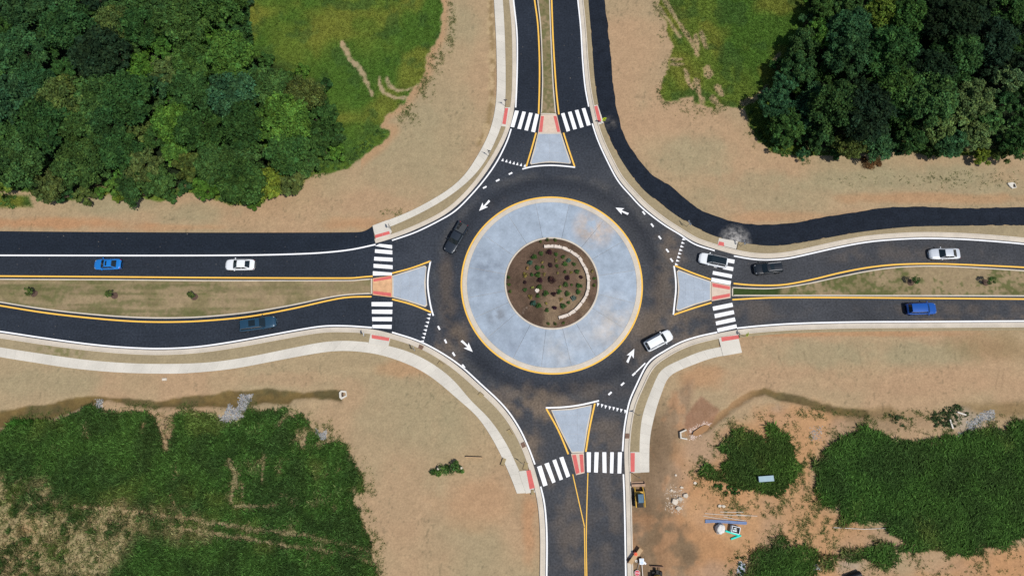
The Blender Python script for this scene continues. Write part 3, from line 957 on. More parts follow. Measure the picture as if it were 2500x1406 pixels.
ramp([(1233, 264), (1246, 263), (1236, 311), (1223, 309)], [(1233, 265), (1241, 265), (1234.7, 306), (1226, 304)][1:] + [(1233, 265)], 'kerb ramp with red panels below the tall signpost', 1)
ramp([(909.6, 551.5), (946, 538), (957, 567), (951, 575), (918, 585)], [(915.6, 574.4), (950.7, 564.8), (952.7, 572), (916.9, 582.4)], 'kerb ramp with red panels at the end of the wide asphalt shoulder')
ramp([(1450, 259), (1459, 257), (1474, 302), (1462, 305)], [(1450.5, 261), (1458, 258.5), (1468, 297), (1460, 300)][:1] + [(1458, 258.5), (1468, 297), (1460, 300)], 'kerb ramp with a red panel touching the black path', 1)
ramp([(1754.8, 581.7), (1800.8, 590), (1796.5, 609), (1751.5, 597)], [(1754.8, 590), (1767, 592.5), (1767, 602), (1752, 599)], 'dusty kerb ramp with a faded red panel beside the black path', 1)
ramp([(1754, 826), (1800, 816), (1811, 860.7), (1765, 869)], [(1759.6, 823.4), (1802, 818), (1804, 827), (1761, 834)], 'kerb ramp with a red panel beside bare red soil', 1)
ramp([(1538.5, 1103), (1563, 1103), (1563, 1153.5), (1538.5, 1154)], [(1539, 1104.5), (1549.5, 1104.5), (1549, 1152), (1539, 1152)], 'kerb ramp with a red panel beside the track loader', 1)
ramp([(1289, 1147), (1306, 1201), (1284, 1204), (1266, 1150)], [(1284.5, 1147.8), (1295, 1146), (1306, 1190.5), (1293, 1194)], 'mud-stained kerb ramp with a faded red panel', 1)
ramp([(905, 815), (953, 826), (948, 848), (900, 839)], [(907.6, 817), (952, 825), (950, 833), (907.6, 826)], 'kerb ramp with a red panel on the long curved sidewalk', 1)

# ------------------------------------------------------------------ central island
RO = 14.80          # outer edge of the pale ring
NSEG = 160


def ring(r, n=NSEG, a0=0.0, a1=2 * math.pi):
    t = np.linspace(a0, a1, n + 1)
    return np.stack([np.cos(t) * r, np.sin(t) * r], 1)


isl = empty('central_island', (0, 0, 0), kind='structure', label='round blue-grey concrete apron with a mulched planting bed')
sweep('mountable_kerb', ring(RO), [(0, -.02), (0, .03), (.10, .07), (.76, .10), (.78, .06)], MT['kerb'], isl)
JOINTS_PX = [(1242, 528), (1181, 574), (1149, 654), (1149, 726), (1165, 773), (1205, 812), (1256, 868), (1322, 892), (1395, 893), (1460, 880), (1530, 806), (1548, 740), (1552, 660), (1520, 590), (1473, 540), (1386, 516), (1311, 515)]
angs = sorted(math.atan2(P(u, v)[1], P(u, v)[0]) % (2 * math.pi) for u, v in JOINTS_PX)
RI = 7.80
sweep('apron_bedding', ring(RO - .77), [(0, .075), (RO - .77 - RI, .075)], MT['joint'], isl)
for i, a in enumerate(angs):
    b = angs[(i + 1) % len(angs)]
    if b < a:
        b += 2 * math.pi
    g = .018
    n = max(4, int((b - a) / .1))
    V, Fc = [], []
    for rr, z in ((RO - .79, .092), (11.2, .125), (RI, .15)):
        for t in np.linspace(a + g / rr, b - g / rr, n + 1):
            V.append((math.cos(t) * rr, math.sin(t) * rr, z))
    for k in range(2):
        for j in range(n):
            Fc.append((k * (n + 1) + j, k * (n + 1) + j + 1, (k + 1) * (n + 1) + j + 1, (k + 1) * (n + 1) + j))
    new('apron_panel', mesh('apron_panel', V, Fc, up=True), MT['apron'], isl)
sweep('bed_kerb', ring(RI + .02), [(0, .05), (0, .23), (.04, .25), (.24, .25), (.27, .22), (.27, .05)], MT['kerb'], isl)
RB = RI - .2


def bed_z(x, y):
    return .55 * np.clip(1 - (np.hypot(x, y) / RB) ** 2, 0, 1) + (fbm(x, y, .8, 3, 71) - .5) * .06


def bed_col(x, y):
    u, v = to_px(x, y)
    n2, n3 = fbm(x, y, 2.0, 4, 72), fbm(x, y, .4, 3, 73)
    c = lerp(C3(.080, .053, .037), C3(.115, .075, .052), sstep(.35, .65, n2)[:, None])
    s = np.zeros(len(x))
    for (bu, bv, ru, rv, st) in ((1375, 735, 50, 32, 1), (1350, 765, 22, 36, .9), (1420, 680, 18, 50, .7), (1400, 640, 34, 25, .5), (1345, 790, 18, 12, .9), (1440, 640, 12, 60, .35), (1430, 760, 14, 30, .5)):
        s = np.maximum(s, st * sstep(1.2, .5, np.hypot((u - bu) / ru, (v - bv) / rv) + (n2 - .5) * 1.1))
    c = lerp(c, C3(.215, .155, .098), (s * .8)[:, None])
    c = lerp(c, C3(.26, .21, .17), (sstep(-2.5, -.5, sd_line(u, v, [(1273, 768), (1285, 752)]) + (n3 - .5) * 3) * .7)[:, None])
    return c * (.7 + .6 * n3)[:, None]


area('planting_bed', ring(RB, 90)[:-1], .15, MT['mulch'], spacing=.28, colfn=bed_col, skirt=.1, zfn=bed_z, kind='structure', label='dark brown mulch bed with sandy patches inside the round apron')

# ------------------------------------------------------------------ grassy medians


def median_col(x, y):
    u, v = to_px(x, y)
    n, m = fbm(x, y, 4.0, 4, 81), fbm(x, y, .5, 3, 82)
    st = fbm(x * .10, y * 1.6, .8, 4, 83)
    c = lerp(C3(.27, .205, .120), C3(.195, .160, .082), sstep(.4, .62, n)[:, None])
    green = sstep(.44, .62, .62 * st + .38 * m) * .62
    east = (u > 1700)
    green = np.where(east, sstep(.50, .58, .45 * n + .55 * m + .10 * sstep(690, 720, v) * sstep(2150, 2300, u)) * .75, green)
    green = np.where((u > 1200) & (u < 1500), sstep(.47, .57, m) * .6, green)
    green = np.maximum(green, sstep(1915, 1895, u + (n - .5) * 30) * (u > 1780) * .95)
    green = np.where((u > 560) & (u < 900), green * .55, green)
    c = lerp(c, lerp(C3(.075, .085, .025), C3(.05, .075, .018), m[:, None]), green[:, None])
    c = lerp(c, C3(.03, .055, .015), (sstep(1915, 1895, u + (n - .5) * 30) * (u > 1780) * .8)[:, None])
    return c * (.75 + .5 * m)[:, None]


def median(top, bot, label):
    out = np.concatenate([top, bot[::-1]])
    root = empty('median', (0, 0, 0), kind='structure', label=label)
    cen = out.mean(0)
    A = 0.5 * np.sum(out[:, 0] * np.roll(out[:, 1], -1) - np.roll(out[:, 0], -1) * out[:, 1])
    s = 1 if A > 0 else -1                  # left is inside when counter-clockwise
    loop = np.concatenate([out, out[:1]])
    sweep('kerb', loop, [(0, -.02), (s * .01, .13), (s * .03, .145), (s * .20, .145), (s * .22, .12)], MT['kerb'], root)
    inn = offset(loop, s * .2)[:-1]
    area('planted_strip', inn, .125, MT['soil'], spacing=.30, colfn=median_col, skirt=.1, parent=root)
    return root


mW_t = spline([(-70, 679.5), (0, 680.4), (284, 682), (533, 684), (840, 684), (870, 682.5), (909, 680)], smooth=3)
mW_b = spline([(-70, 728), (0, 739), (107, 756), (213, 768), (320, 776), (409, 778), (498, 775), (605, 764.7), (711, 747), (800, 728), (850, 720.5), (909, 718)])
median(mW_t, mW_b, 'lens-shaped mown median with three young trees')
mE_t = spline([(1786, 700.7), (1840, 703), (1888, 703), (1962, 693), (2051, 674), (2122, 660), (2193, 651), (2282, 648.4), (2371, 652), (2500, 660), (2570, 666)])
mE_b = spline([(1786, 723), (2000, 723), (2264, 723.5), (2500, 724), (2570, 724.5)], smooth=2)
median(mE_t, mE_b, 'tapering weedy median with two young trees')
mN_t = spline([(1307, -60), (1311, 0), (1318, 60), (1322, 142), (1323, 213), (1320, 280)])
mN_b = spline([(1341, -60), (1343, 0), (1345, 60), (1348.5, 142), (1352, 213), (1358, 281)])
median(mN_t, mN_b, 'slim grassy median without trees')

# ------------------------------------------------------------------ splitter islands


def splitter(slab_px, ramp_px, reds, label, ncut, rampmat='ramp'):
    root = empty('splitter_island', (0, 0, 0), kind='structure', label=label)
    q = np.array(poly_px(slab_px))
    c = q.mean(0)
    d = np.linalg.norm(q - c, axis=1, keepdims=True)
    slab('island_kerb', q, -.02, .125, MT['kerb'], root)
    inner = c + (q - c) * (1 - .24 / d)
    # concrete panels cut by joints
    u0 = np.array(P(*ncut[0]))
    u1 = np.array(P(*ncut[1]))
    t = (u1 - u0) / np.linalg.norm(u1 - u0)
    nrm = np.array((-t[1], t[0]))
    L_ = np.linalg.norm(u1 - u0)

    def clip(poly, pt, nv):
        out = []
        for i in range(len(poly)):
            a, b = poly[i], poly[(i + 1) % len(poly)]
            da, db = (a - pt) @ nv, (b - pt) @ nv
            if da >= 0:
                out.append(a)
            if da * db < 0:
                out.append(a + (b - a) * da / (da - db))
        return out
    k = max(1, int(round(L_ / 1.6)))
    for i in range(-1, k + 1):
        for sgn in (1, -1):
            pl = clip(list(inner), u0 + t * (L_ * i / k + .006), t)
            if len(pl) > 2:
                pl = clip(pl, u0 + t * (L_ * (i + 1) / k - .006), -t)
            if len(pl) > 2:
                pl = clip(pl, u0 + nrm * sgn * .006, nrm * sgn)
            if len(pl) > 2:
                slab('island_panel', pl, .08, .140, MT['island'], root)
    slab('ramp_slab', poly_px(ramp_px), -.02, .10, MT[rampmat], root)
    for r in reds:
        slab('tactile_panel', poly_px(r), .06, .110, MT['red'], root)
    return root


def z7(x, y):
    return (860 + x / 4.133, 520 + y / 4.133)


def z8(x, y):
    return (1600 + x / 4.133, 520 + y / 4.133)


def z6(x, y):
    return (1180 + x / 6.694, 220 + y / 6.694)


def z2(x, y):
    return (840 + x / 2.812, 906 + y / 2.812)


def z5(x, y):
    return (840 + x / 2.812, 450 + y / 2.812)


def zz(f, s):
    return [f(*p) for p in s]


splitter(zz(z7, [(403, 634), (560, 585), (735, 530), (750, 548), (745, 600), (740, 700), (744, 800), (752, 880), (757, 930), (737, 950), (560, 893), (405, 851)]),
         zz(z7, [(207, 660), (401, 629), (403, 851), (207, 827)]), [zz(z7, [(215, 668), (395, 635), (395, 665), (215, 695)]), zz(z7, [(212, 787), (393, 808), (393, 843), (212, 818)])],
         'concrete splitter island with an orange-stained ramp beside the three-tree median', (z7(405, 740), z7(750, 740)), 'ramp_orange')
splitter(zz(z6, [(893, 705), (1270, 705), (1350, 950), (1432, 1185), (1418, 1210), (1250, 1195), (1090, 1188), (930, 1198), (780, 1222), (762, 1200), (830, 960)]),
         zz(z6, [(938, 408), (1200, 408), (1266, 703), (893, 703)]), [zz(z6, [(943, 430), (990, 435), (962, 692), (905, 692)]), zz(z6, [(1145, 433), (1195, 430), (1255, 690), (1207, 692)])],
         'trapezoid concrete splitter island joined to the slim median', (z6(1080, 705), z6(1080, 1195)))
splitter(zz(z8, [(232, 575), (400, 637), (562, 693), (562, 880), (400, 928), (232, 990), (206, 978), (222, 860), (228, 760), (222, 660), (214, 592)]),
         zz(z8, [(566, 697), (757, 733), (757, 857), (566, 890)]), [zz(z8, [(572, 707), (750, 742), (750, 775), (575, 745)]), zz(z8, [(572, 845), (750, 812), (750, 845), (572, 880)])],
         'concrete splitter island with pink-red ramps beside the tapering median', (z8(215, 780), z8(565, 780)))
splitter(zz(z2, [(1420, 266), (1560, 255), (1700, 230), (1697, 270), (1672, 400), (1646, 558), (1563, 562), (1520, 480), (1470, 380)]),
         zz(z2, [(1557, 566), (1646, 560), (1651, 697), (1592, 712)]), [zz(z2, [(1565, 575), (1592, 572), (1617, 695), (1592, 705)]), zz(z2, [(1615, 570), (1640, 570), (1647, 690), (1625, 695)])],
         'triangular concrete splitter island pointing at the diverging yellow lines', (z2(1600, 240), z2(1605, 560)))

# ------------------------------------------------------------------ painted markings (parts of the road)
LW = .235


def mark(name, px, w=LW, m='white', smooth=3):
    return line_mark(name, spline(px, smooth=smooth), w, MT[m], parent=road)


mark('edge_line', [(1248.5, -60), (1253.6, 0), (1261.4, 71), (1263, 124), (1262, 196), (1259, 263)])
mark('edge_line', [(1248, 315), (1238, 345), (1213.4, 394.7), (1181, 441), (1142, 485.6), (1114, 513), (1085, 532), (1018, 565.6), (957, 587)])
mark('edge_line', [(1405.5, -60), (1410.8, 0), (1418, 71), (1422.5, 149), (1428.5, 213), (1437.4, 261)])
mark('edge_line', [(1446, 302), (1458.8, 341), (1480, 388), (1508, 441), (1538, 476), (1569, 509), (1621, 549), (1660, 572.5), (1695, 596), (1745, 612)])
mark('edge_line', [(1791.6, 625), (1838, 633), (1880, 634.5), (1926, 630.6), (1980, 619), (2051, 603), (2122, 590.5), (2193, 584.4), (2264, 582), (2353, 584.4), (2442, 590.5), (2500, 596), (2570, 605)])
mark('edge_line', [(2570, 783.5), (2500, 783.6), (2264, 785), (2086, 786), (1944, 789.6), (1859, 795), (1799, 801)])
mark('edge_line', [(1751, 811), (1703, 821.6), (1660, 836), (1622, 857), (1590, 877), (1575, 896), (1562, 922), (1550, 948), (1537, 978), (1528, 1020), (1523, 1055), (1520, 1101)])
mark('edge_line', [(1522, 1157), (1524.6, 1226), (1526, 1297), (1528, 1406), (1529, 1470)])
mark('edge_line', [(-70, 800), (0, 809), (107, 825), (213, 839.4), (302, 847.6), (391, 850.8), (480, 846.5), (569, 834), (658, 818), (729, 805), (782, 796.7), (818, 795), (860, 796), (908, 799.5)])
mark('edge_line', [(957, 811), (1018, 830.5), (1071, 857), (1124.5, 892.7), (1178, 941), (1213, 973), (1242, 1005), (1270, 1048), (1291.6, 1094.5), (1306, 1133)])
mark('edge_line', [(1320, 1187), (1329, 1226), (1334, 1279), (1335.4, 1333), (1334.5, 1406), (1333.5, 1470)])
mark('edge_line', [(-70, 623), (0, 623.5), (391, 624), (605, 623), (729, 620), (800, 616), (860, 609), (917, 597)], .25)
YW = .26
for px in ([(-70, 673.5), (0, 674), (284, 676), (533, 678), (840, 679), (875, 677), (910, 674.4)], [(-70, 735), (0, 746), (107, 763), (213, 775.4), (320, 784), (409, 786), (498, 783), (605, 773), (711, 754), (800, 734), (850, 725.5), (907, 724)],
           zz(z7, [(402, 608), (600, 555), (790, 485)]), zz(z7, [(402, 870), (600, 922), (797, 1001)]),
           [(1299, -60), (1305, 0), (1313, 60), (1317, 142), (1317, 213), (1315, 279)], [(1345, -60), (1346.8, 0), (1350, 89), (1354, 160), (1359, 231), (1364.5, 280)],
           zz(z6, [(862, 700), (790, 960), (702, 1252)]), zz(z6, [(1310, 700), (1395, 970), (1492, 1252)]),
           [(1791, 692), (1838, 696), (1909, 695.5), (1980, 683), (2051, 666), (2122, 652.7), (2193, 645.6), (2282, 644), (2371, 646.7), (2500, 652.7), (2570, 658)],
           [(1788, 731.6), (1850, 728), (1909, 726.5), (2086, 726.7), (2500, 730), (2570, 731)],
           zz(z8, [(195, 530), (380, 607), (560, 670)]), zz(z8, [(187, 1026), (380, 960), (567, 904)]),
           zz(z2, [(1388, 256), (1470, 402), (1540, 568)]), zz(z2, [(1722, 220), (1685, 390), (1660, 552)]),
           zz(z2, [(1570, 706), (1618, 920), (1652, 1070)]), zz(z2, [(1674, 696), (1665, 1000), (1663, 1200), (1667, 1420), (1668, 1560)]), zz(z2, [(1650, 1066), (1652, 1200), (1655, 1420), (1656, 1560)])):
    mark('yellow_line', px, YW if px[0][1] < 1150 else .15, 'yellow')
for px in (zz(z7, [(790, 485), (768, 600), (760, 720), (775, 850), (800, 980), (819, 1036)]), zz(z6, [(638, 1293), (720, 1268), (850, 1245), (1090, 1230), (1300, 1241), (1500, 1263)]),
           zz(z8, [(188, 533), (205, 660), (208, 780), (197, 880), (182, 1026)]), zz(z2, [(1385, 251), (1500, 247), (1620, 232), (1750, 202)])):
    mark('front_line', px, .25)
mark('front_line', zz(z5, [(2068, 1226), (2035, 1258), (2002, 1290)]), .2)
line_mark('yellow_line', ring(RO + .14), .25, MT['yellow'], z=.0085, parent=road)

BARS = [zz(z7, s) for s in ([(275, 312), (402, 325), (402, 361), (232, 333)], [(230, 366), (404, 378), (404, 418), (228, 402)], [(222, 442), (407, 452), (407, 490), (220, 480)], [(215, 513), (407, 528), (407, 566), (215, 552)],
                            [(208, 587), (402, 602), (400, 628), (208, 632)], [(195, 898), (407, 898), (405, 943), (195, 940)], [(198, 975), (405, 975), (403, 1018), (198, 1015)], [(200, 1050), (402, 1050), (400, 1092), (202, 1090)], [(203, 1128), (398, 1128), (396, 1168), (203, 1160)])]
BARS += [zz(z6, s) for s in ([(518, 335), (580, 345), (503, 613), (443, 603)], [(640, 350), (695, 362), (615, 643), (555, 632)], [(750, 370), (808, 380), (728, 668), (670, 655)], [(850, 387), (910, 402), (845, 695), (782, 680)],
                             [(1270, 388), (1325, 375), (1418, 665), (1362, 685)], [(1382, 365), (1440, 352), (1530, 635), (1470, 650)], [(1495, 335), (1552, 323), (1640, 605), (1583, 620)], [(1608, 305), (1665, 295), (1755, 572), (1693, 588)])]
BARS += [zz(z8, s) for s in ([(606, 440), (800, 472), (795, 510), (602, 476)], [(594, 512), (788, 548), (783, 585), (590, 548)], [(582, 585), (775, 622), (770, 658), (577, 620)], [(568, 652), (765, 688), (757, 727), (562, 690)],
                             [(577, 945), (775, 905), (785, 945), (585, 985)], [(595, 1020), (788, 980), (797, 1018), (602, 1060)], [(608, 1095), (800, 1052), (810, 1092), (615, 1132)], [(622, 1165), (817, 1122), (824, 1160), (630, 1203)])]
BARS += [zz(z2, s) for s in ([(1325, 655), (1355, 645), (1397, 780), (1368, 790)], [(1375, 635), (1405, 625), (1452, 758), (1430, 768)], [(1430, 612), (1455, 603), (1503, 740), (1480, 748)], [(1478, 592), (1505, 585), (1552, 718), (1527, 730)],
                             [(1665, 555), (1695, 555), (1693, 692), (1668, 692)], [(1720, 555), (1748, 555), (1742, 695), (1716, 693)], [(1773, 555), (1800, 555), (1802, 697), (1775, 695)], [(1828, 555), (1852, 555), (1848, 700), (1825, 698)], [(1880, 555), (1908, 555), (1903, 700), (1877, 700)])]
for b in BARS:
    flat('crosswalk_bar', poly_px(b), .0075, MT['white'], road)

for pts, dirn in (([(775, 1023), (767, 1062), (757, 1102), (745, 1140), (735, 1180), (725, 1217), (715, 1255), (705, 1293)], ('z7', (-1, .0))),
                  ([(318, 1140), (380, 1158), (440, 1176), (500, 1192), (558, 1205), (618, 1220), (680, 1235)], ('z6', (0, 1))),
                  ([(290, 268), (280, 304), (270, 340), (258, 376), (248, 411), (238, 447), (227, 483), (215, 520)], ('z8', (1, .0))),
                  ([(1742, 230), (1770, 237), (1795, 245), (1823, 252), (1850, 257), (1876, 264), (1902, 270), (1930, 277)], ('z2', (0, -1)))):
    fn = {'z7': z7, 'z6': z6, 'z8': z8, 'z2': z2}[dirn[0]]
    W_ = [np.array(P(*fn(*p))) for p in pts]
    t = W_[-1] - W_[0]
    t = t / np.linalg.norm(t)
    nn = np.array((-t[1], t[0]))
    if nn @ np.array(dirn[1]) < 0:
        nn = -nn
    for p in W_:
        flat('yield_triangle', [tuple(p - nn * .27 - t * .21), tuple(p - nn * .27 + t * .21), tuple(p + nn * .31)], .006, MT['white'], road)

DASH = [(1176.5 + 7, 457.8)] + [(840 + x / 2.812, y / 2.812) for x, y in ((1143, 1192), (1055, 1239), (966, 1287))] + zz(z5, [(2058, 197), (2116, 281), (2168, 366), (2220, 455), (2249, 520), (651, 985), (697, 1077), (753, 1165), (820, 1248), (1990, 1302), (1912, 1370)]) + zz(z2, [(1826, 152)])
DASH = DASH[1:]
DDIR = [(1143, 1192, 1055, 1239)] * 3 + [(2058, 197, 2116, 281)] * 5 + [(651, 985, 697, 1077), (651, 985, 697, 1077), (697, 1077, 753, 1165), (753, 1165, 820, 1248)] + [(1990, 1302, 1912, 1370)] * 3
for (u, v), (a, b, c, d) in zip(DASH, DDIR):
    p = np.array(P(u, v))
    t = np.array((c - a, -(d - b)), float)
    t /= np.linalg.norm(t)
    n = np.array((-t[1], t[0]))
    flat('dash', [tuple(p - t * .34 - n * .14), tuple(p + t * .34 - n * .14), tuple(p + t * .34 + n * .14), tuple(p - t * .34 + n * .14)], .006, MT['white'], road)

for tail, head, curl in ((z5(1005, 120), z5(930, 180), 1), (z5(1945, 213), z5(1867, 162), 1), (z5(815, 1066), z5(880, 1147), 1), (z5(1935, 1215), z5(1991, 1132), 1)):
    a, b = np.array(P(*tail)), np.array(P(*head))
    t = b - a
    L_ = np.linalg.norm(t)
    t /= L_
    n = np.array((-t[1], t[0])) * curl

    def at(s, o):
        bend = -.30 * (1 - s) ** 2                  # the shaft bends along the ring
        return tuple(a + t * s * L_ + n * (o - bend * -1.0))
    sh = [at(0, -.16), at(.2, -.15), at(.45, -.14), at(.58, -.13), at(.47, -.66), at(1.04, .02), at(.38, .56), at(.50, .12), at(.3, .16), at(.1, .20), at(0, .22)]
    V = [(x, y, .006) for x, y in sh]
    new('lane_arrow', mesh('lane_arrow', V, [(0, 1, 9, 10), (1, 2, 8, 9), (2, 3, 7, 8), (3, 4, 5), (3, 5, 7), (7, 5, 6)], up=True), MT['white'], road)

# ------------------------------------------------------------------ foliage
GREENS = {
    'dark green': (.033, .078, .021), 'mid green': (.047, .102, .026), 'bright green': (.064, .142, .023), 'yellow-green': (.105, .150, .022),
    'blue-green': (.032, .082, .031), 'olive green': (.072, .108, .028), 'blackish green': (.015, .033, .015), 'pale green': (.090, .150, .050),
    'purple': (.045, .022, .026), 'teal green': (.060, .12, .085), 'dry yellow': (.24, .20, .06), 'brown': (.135, .072, .030)}


def leaf_cloud(seed, clumps, per, leaf, up_bias=.35, squash=.85):
    """clumps: list of (centre, radius). Returns a mesh of leaf-sized diamonds"""
    r = np.random.default_rng(seed)
    V, C = [], []
    for (c, rc) in clumps:
        n = int(per * r.uniform(.8, 1.2))
        d = r.normal(size=(n, 3))
        d[:, 2] += .35
        d /= np.linalg.norm(d, axis=1, keepdims=True)
        d[:, 2] = np.where(d[:, 2] < -.35, -d[:, 2], d[:, 2])
        rad = rc * r.uniform(.55, 1.12, (n, 1))
        p = np.array(c) + d * rad * np.array((1, 1, squash))
        nm = d * .8 + r.normal(size=(n, 3)) * .55 + np.array((0, 0, up_bias))
        nm /= np.linalg.norm(nm, axis=1, keepdims=True)
        t = np.cross(nm, r.normal(size=(n, 3)))
        t /= np.maximum(np.linalg.norm(t, axis=1, keepdims=True), 1e-6)
        b = np.cross(nm, t)
        L = leaf * r.uniform(.55, 1.25, (n, 1))
        w = L * r.uniform(.45, .75, (n, 1))
        droop = -np.array((0, 0, 1)) * L * .12
        V.append(np.stack([p - t * L * .5, p - b * w * .5, p + t * L * .5 + droop, p + b * w * .5], 1).reshape(-1, 3))
        g = r.uniform(.62, 1.45) * r.uniform(.55, 1.5, (n, 1))
        hue = r.uniform(-.12, .12, (n, 1)) + r.uniform(-.08, .08)
        C.append(np.repeat(np.concatenate([g * (1 + hue), g, g * (1 - hue)], 1), 4, axis=0))
    V, C = np.concatenate(V), np.concatenate(C)
    Q = np.arange(len(V)).reshape(-1, 4)
    return mesh_big('crown', V, Q, C)


def make_tree_mesh(seed, R, H, n_cl, per, leaf):
    r = random.Random(seed)
    cl = []
    zc = H - R * .75
    for i in range(n_cl):
        a = r.uniform(0, 2 * math.pi)
        e = math.asin(r.uniform(-.25, 1.0))
        k = r.uniform(.40, .95)
        c = (math.cos(a) * math.cos(e) * R * k, math.sin(a) * math.cos(e) * R * k, zc + math.sin(e) * R * .8 * k)
        cl.append((c, R * r.uniform(.13, .26)))
    crown = leaf_cloud(seed, cl, per, leaf)
    mb = MB()
    top = Vector((r.uniform(-.2, .2), r.uniform(-.2, .2), zc * .95))
    mid = Vector((top.x * .4, top.y * .4, zc * .5))
    r0 = .05 + .03 * R
    mb.tube((0, 0, -.15), mid, r0, r0 * .75, n=7)
    mb.tube(mid, top, r0 * .75, r0 * .5, n=7)
    for c, rc in cl[:max(4, n_cl // 3)]:
        s = mid.lerp(top, r.uniform(.1, 1))
        mb.tube(s, c, r0 * .36, r0 * .12, n=5, cap=False)
    trunk = mesh('trunk', mb.v, mb.f)
    crown.materials.append(MT['leaf'])
    trunk.materials.append(MT['bark'])
    return crown, trunk


TREES = {'low': [make_tree_mesh(100 + i, 1.5, 2.6, 24, 85, .30) for i in range(3)],
         'medium': [make_tree_mesh(200 + i, 2.6, 5.4, 62, 95, .36) for i in range(4)],
         'large': [make_tree_mesh(300 + i, 3.9, 9.0, 120, 105, .42) for i in range(4)]}
TR = {'low': (1.5, 2.6), 'medium': (2.6, 5.4), 'large': (3.9, 9.0)}


def plant_tree(u, v, size, tone, wood, rnd, group, sc=None, label=None, name='broadleaf_tree', crown_px=True):
    R, H = TR[size]
    s = sc if sc else rnd.uniform(.85, 1.2)
    x, y = P(u, v, (H - R * .4) * s) if crown_px else P(u, v)
    root = empty(name, (x, y, gz(x, y)), rnd.uniform(0, 6.28), label=label or f'{size} {tone} broadleaf tree in {wood}', category='tree', group=group)
    cm, tm = rnd.choice(TREES[size])
    c = new('crown', cm, parent=root)
    t = new('trunk', tm, parent=root)
    for o in (c, t):
        o.scale = (s, s, s * rnd.uniform(.92, 1.08))
    b = GREENS[tone]
    k = rnd.uniform(.86, 1.14)
    c.color = (b[0] * k * rnd.uniform(.9, 1.1), b[1] * k, b[2] * k * rnd.uniform(.85, 1.15), 1)
    return root


def name_trees(trees, wood, edges):
    """label each tree by its look, by where in the wood it stands and by its most striking neighbour"""
    for t in trees:
        o, u, v, size, tone = t
        d = [(-float(sd_line(np.array([u]), np.array([v]), e, 900)[0]), nm) for e, nm in edges]
        dist, nm = min(d)
        place = f'at {nm} edge of' if dist < 55 else 'inside'
        near = sorted(((a[1] - u) ** 2 + (a[2] - v) ** 2, k) for k, a in enumerate(trees) if a is not t)[:4]
        nb = [trees[k] for _, k in near]
        odd = [a for a in nb if a[4] != tone] or nb
        o['label'] = f'{size} {tone} tree {place} {wood}, near {odd[0][3]} {odd[0][4]} one'


def fill_wood(poly, wood, group, rnd, tones, fixed, n_try, edges, depth_large=60):
    placed, made = [], []

    def ok(u, v, r, f):
        return all((u - a) ** 2 + (v - b) ** 2 > (f * (r + c)) ** 2 for a, b, c in placed)
    for (u, v, size, tone, sc) in fixed:
        made.append((plant_tree(u, v, size, tone, wood, rnd, group, sc), u, v, size, tone))
        placed.append((u, v, TR[size][0] * sc * 14.5))
    pl = np.array(poly, float)
    lo, hi = pl.min(0), pl.max(0)
    for size, f, tries in (('large', .62, n_try), ('medium', .60, n_try * 2), ('low', .62, n_try * 5)):
        rp = TR[size][0] * 14.5
        for _ in range(tries):
            u, v = rnd.uniform(max(lo[0], -25), min(hi[0], 2525)), rnd.uniform(max(lo[1], -25), min(hi[1], 1430))
            sd = float(sd_poly(np.array([u]), np.array([v]), pl)[0])
            need = {'large': depth_large, 'medium': rp * .55, 'low': rp * .25}[size]
            if sd < need or not ok(u, v, rp, f):
                continue
            tone = tones(u, v, rnd)
            made.append((plant_tree(u, v, size, tone, wood, rnd, group), u, v, size, tone))
            placed.append((u, v, rp))
    name_trees(made, wood, edges)
    return placed


def tone_nw(u, v, r):
    if u < 250 and v < 200:
        return r.choices(['dark green', 'blackish green', 'blue-green'], (5, 3, 2))[0]
    if v > 380:
        return r.choices(['mid green', 'dark green', 'olive green', 'bright green', 'yellow-green'], (5, 3, 2, 1, 1))[0]
    return r.choices(['mid green', 'dark green', 'bright green', 'blue-green', 'olive green'], (5, 5, 2, 2, 1))[0]


def tone_ne(u, v, r):
    if u > 2230 and v < 210:
        return r.choices(['blackish green', 'dark green'], (4, 2))[0]  # dark leaves, with the corner's deep shade mixed into their colour
    if u > 2280 and v < 330:
        return r.choices(['pale green', 'mid green', 'dark green'], (4, 3, 3))[0]
    return r.choices(['dark green', 'blue-green', 'mid green', 'blackish green', 'bright green'], (6, 4, 2, 2, 1))[0]


rn = random.Random(5)
FIX_NW = [(590, 440, 'large', 'dark green', 1.0), (600, 300, 'large', 'dark green', 1.05), (705, 435, 'medium', 'olive green', 1.0), (400, 100, 'medium', 'bright green', 1.15), (345, 165, 'medium', 'bright green', 1.1),
          (735, 225, 'large', 'olive green', .9), (500, 75, 'medium', 'bright green', 1.0), (775, 330, 'medium', 'dark green', 1.15), (110, 450, 'medium', 'olive green', 1.1), (520, 90, 'low', 'bright green', 1.2),
          (320, 310, 'medium', 'olive green', 1.0), (275, 450, 'low', 'bright green', 1.2), (285, 478, 'low', 'yellow-green', .8), (95, 385, 'low', 'pale green', 1.2), (450, 210, 'large', 'dark green', .9), (160, 60, 'large', 'dark green', 1.1),
          (40, 120, 'large', 'blue-green', 1.1), (180, 310, 'large', 'mid green', 1.0), (390, 440, 'medium', 'mid green', 1.0), (820, 370, 'low', 'bright green', 1.1), (200, 470, 'low', 'olive green', 1.3)]
fill_wood(NW_WOOD, 'shoulder wood', 'trees of the wood along the wide asphalt shoulder', rn, tone_nw, FIX_NW, 420, ((NW_WOOD[1:10], 'meadow'), (NW_WOOD[10:], 'roadside')))
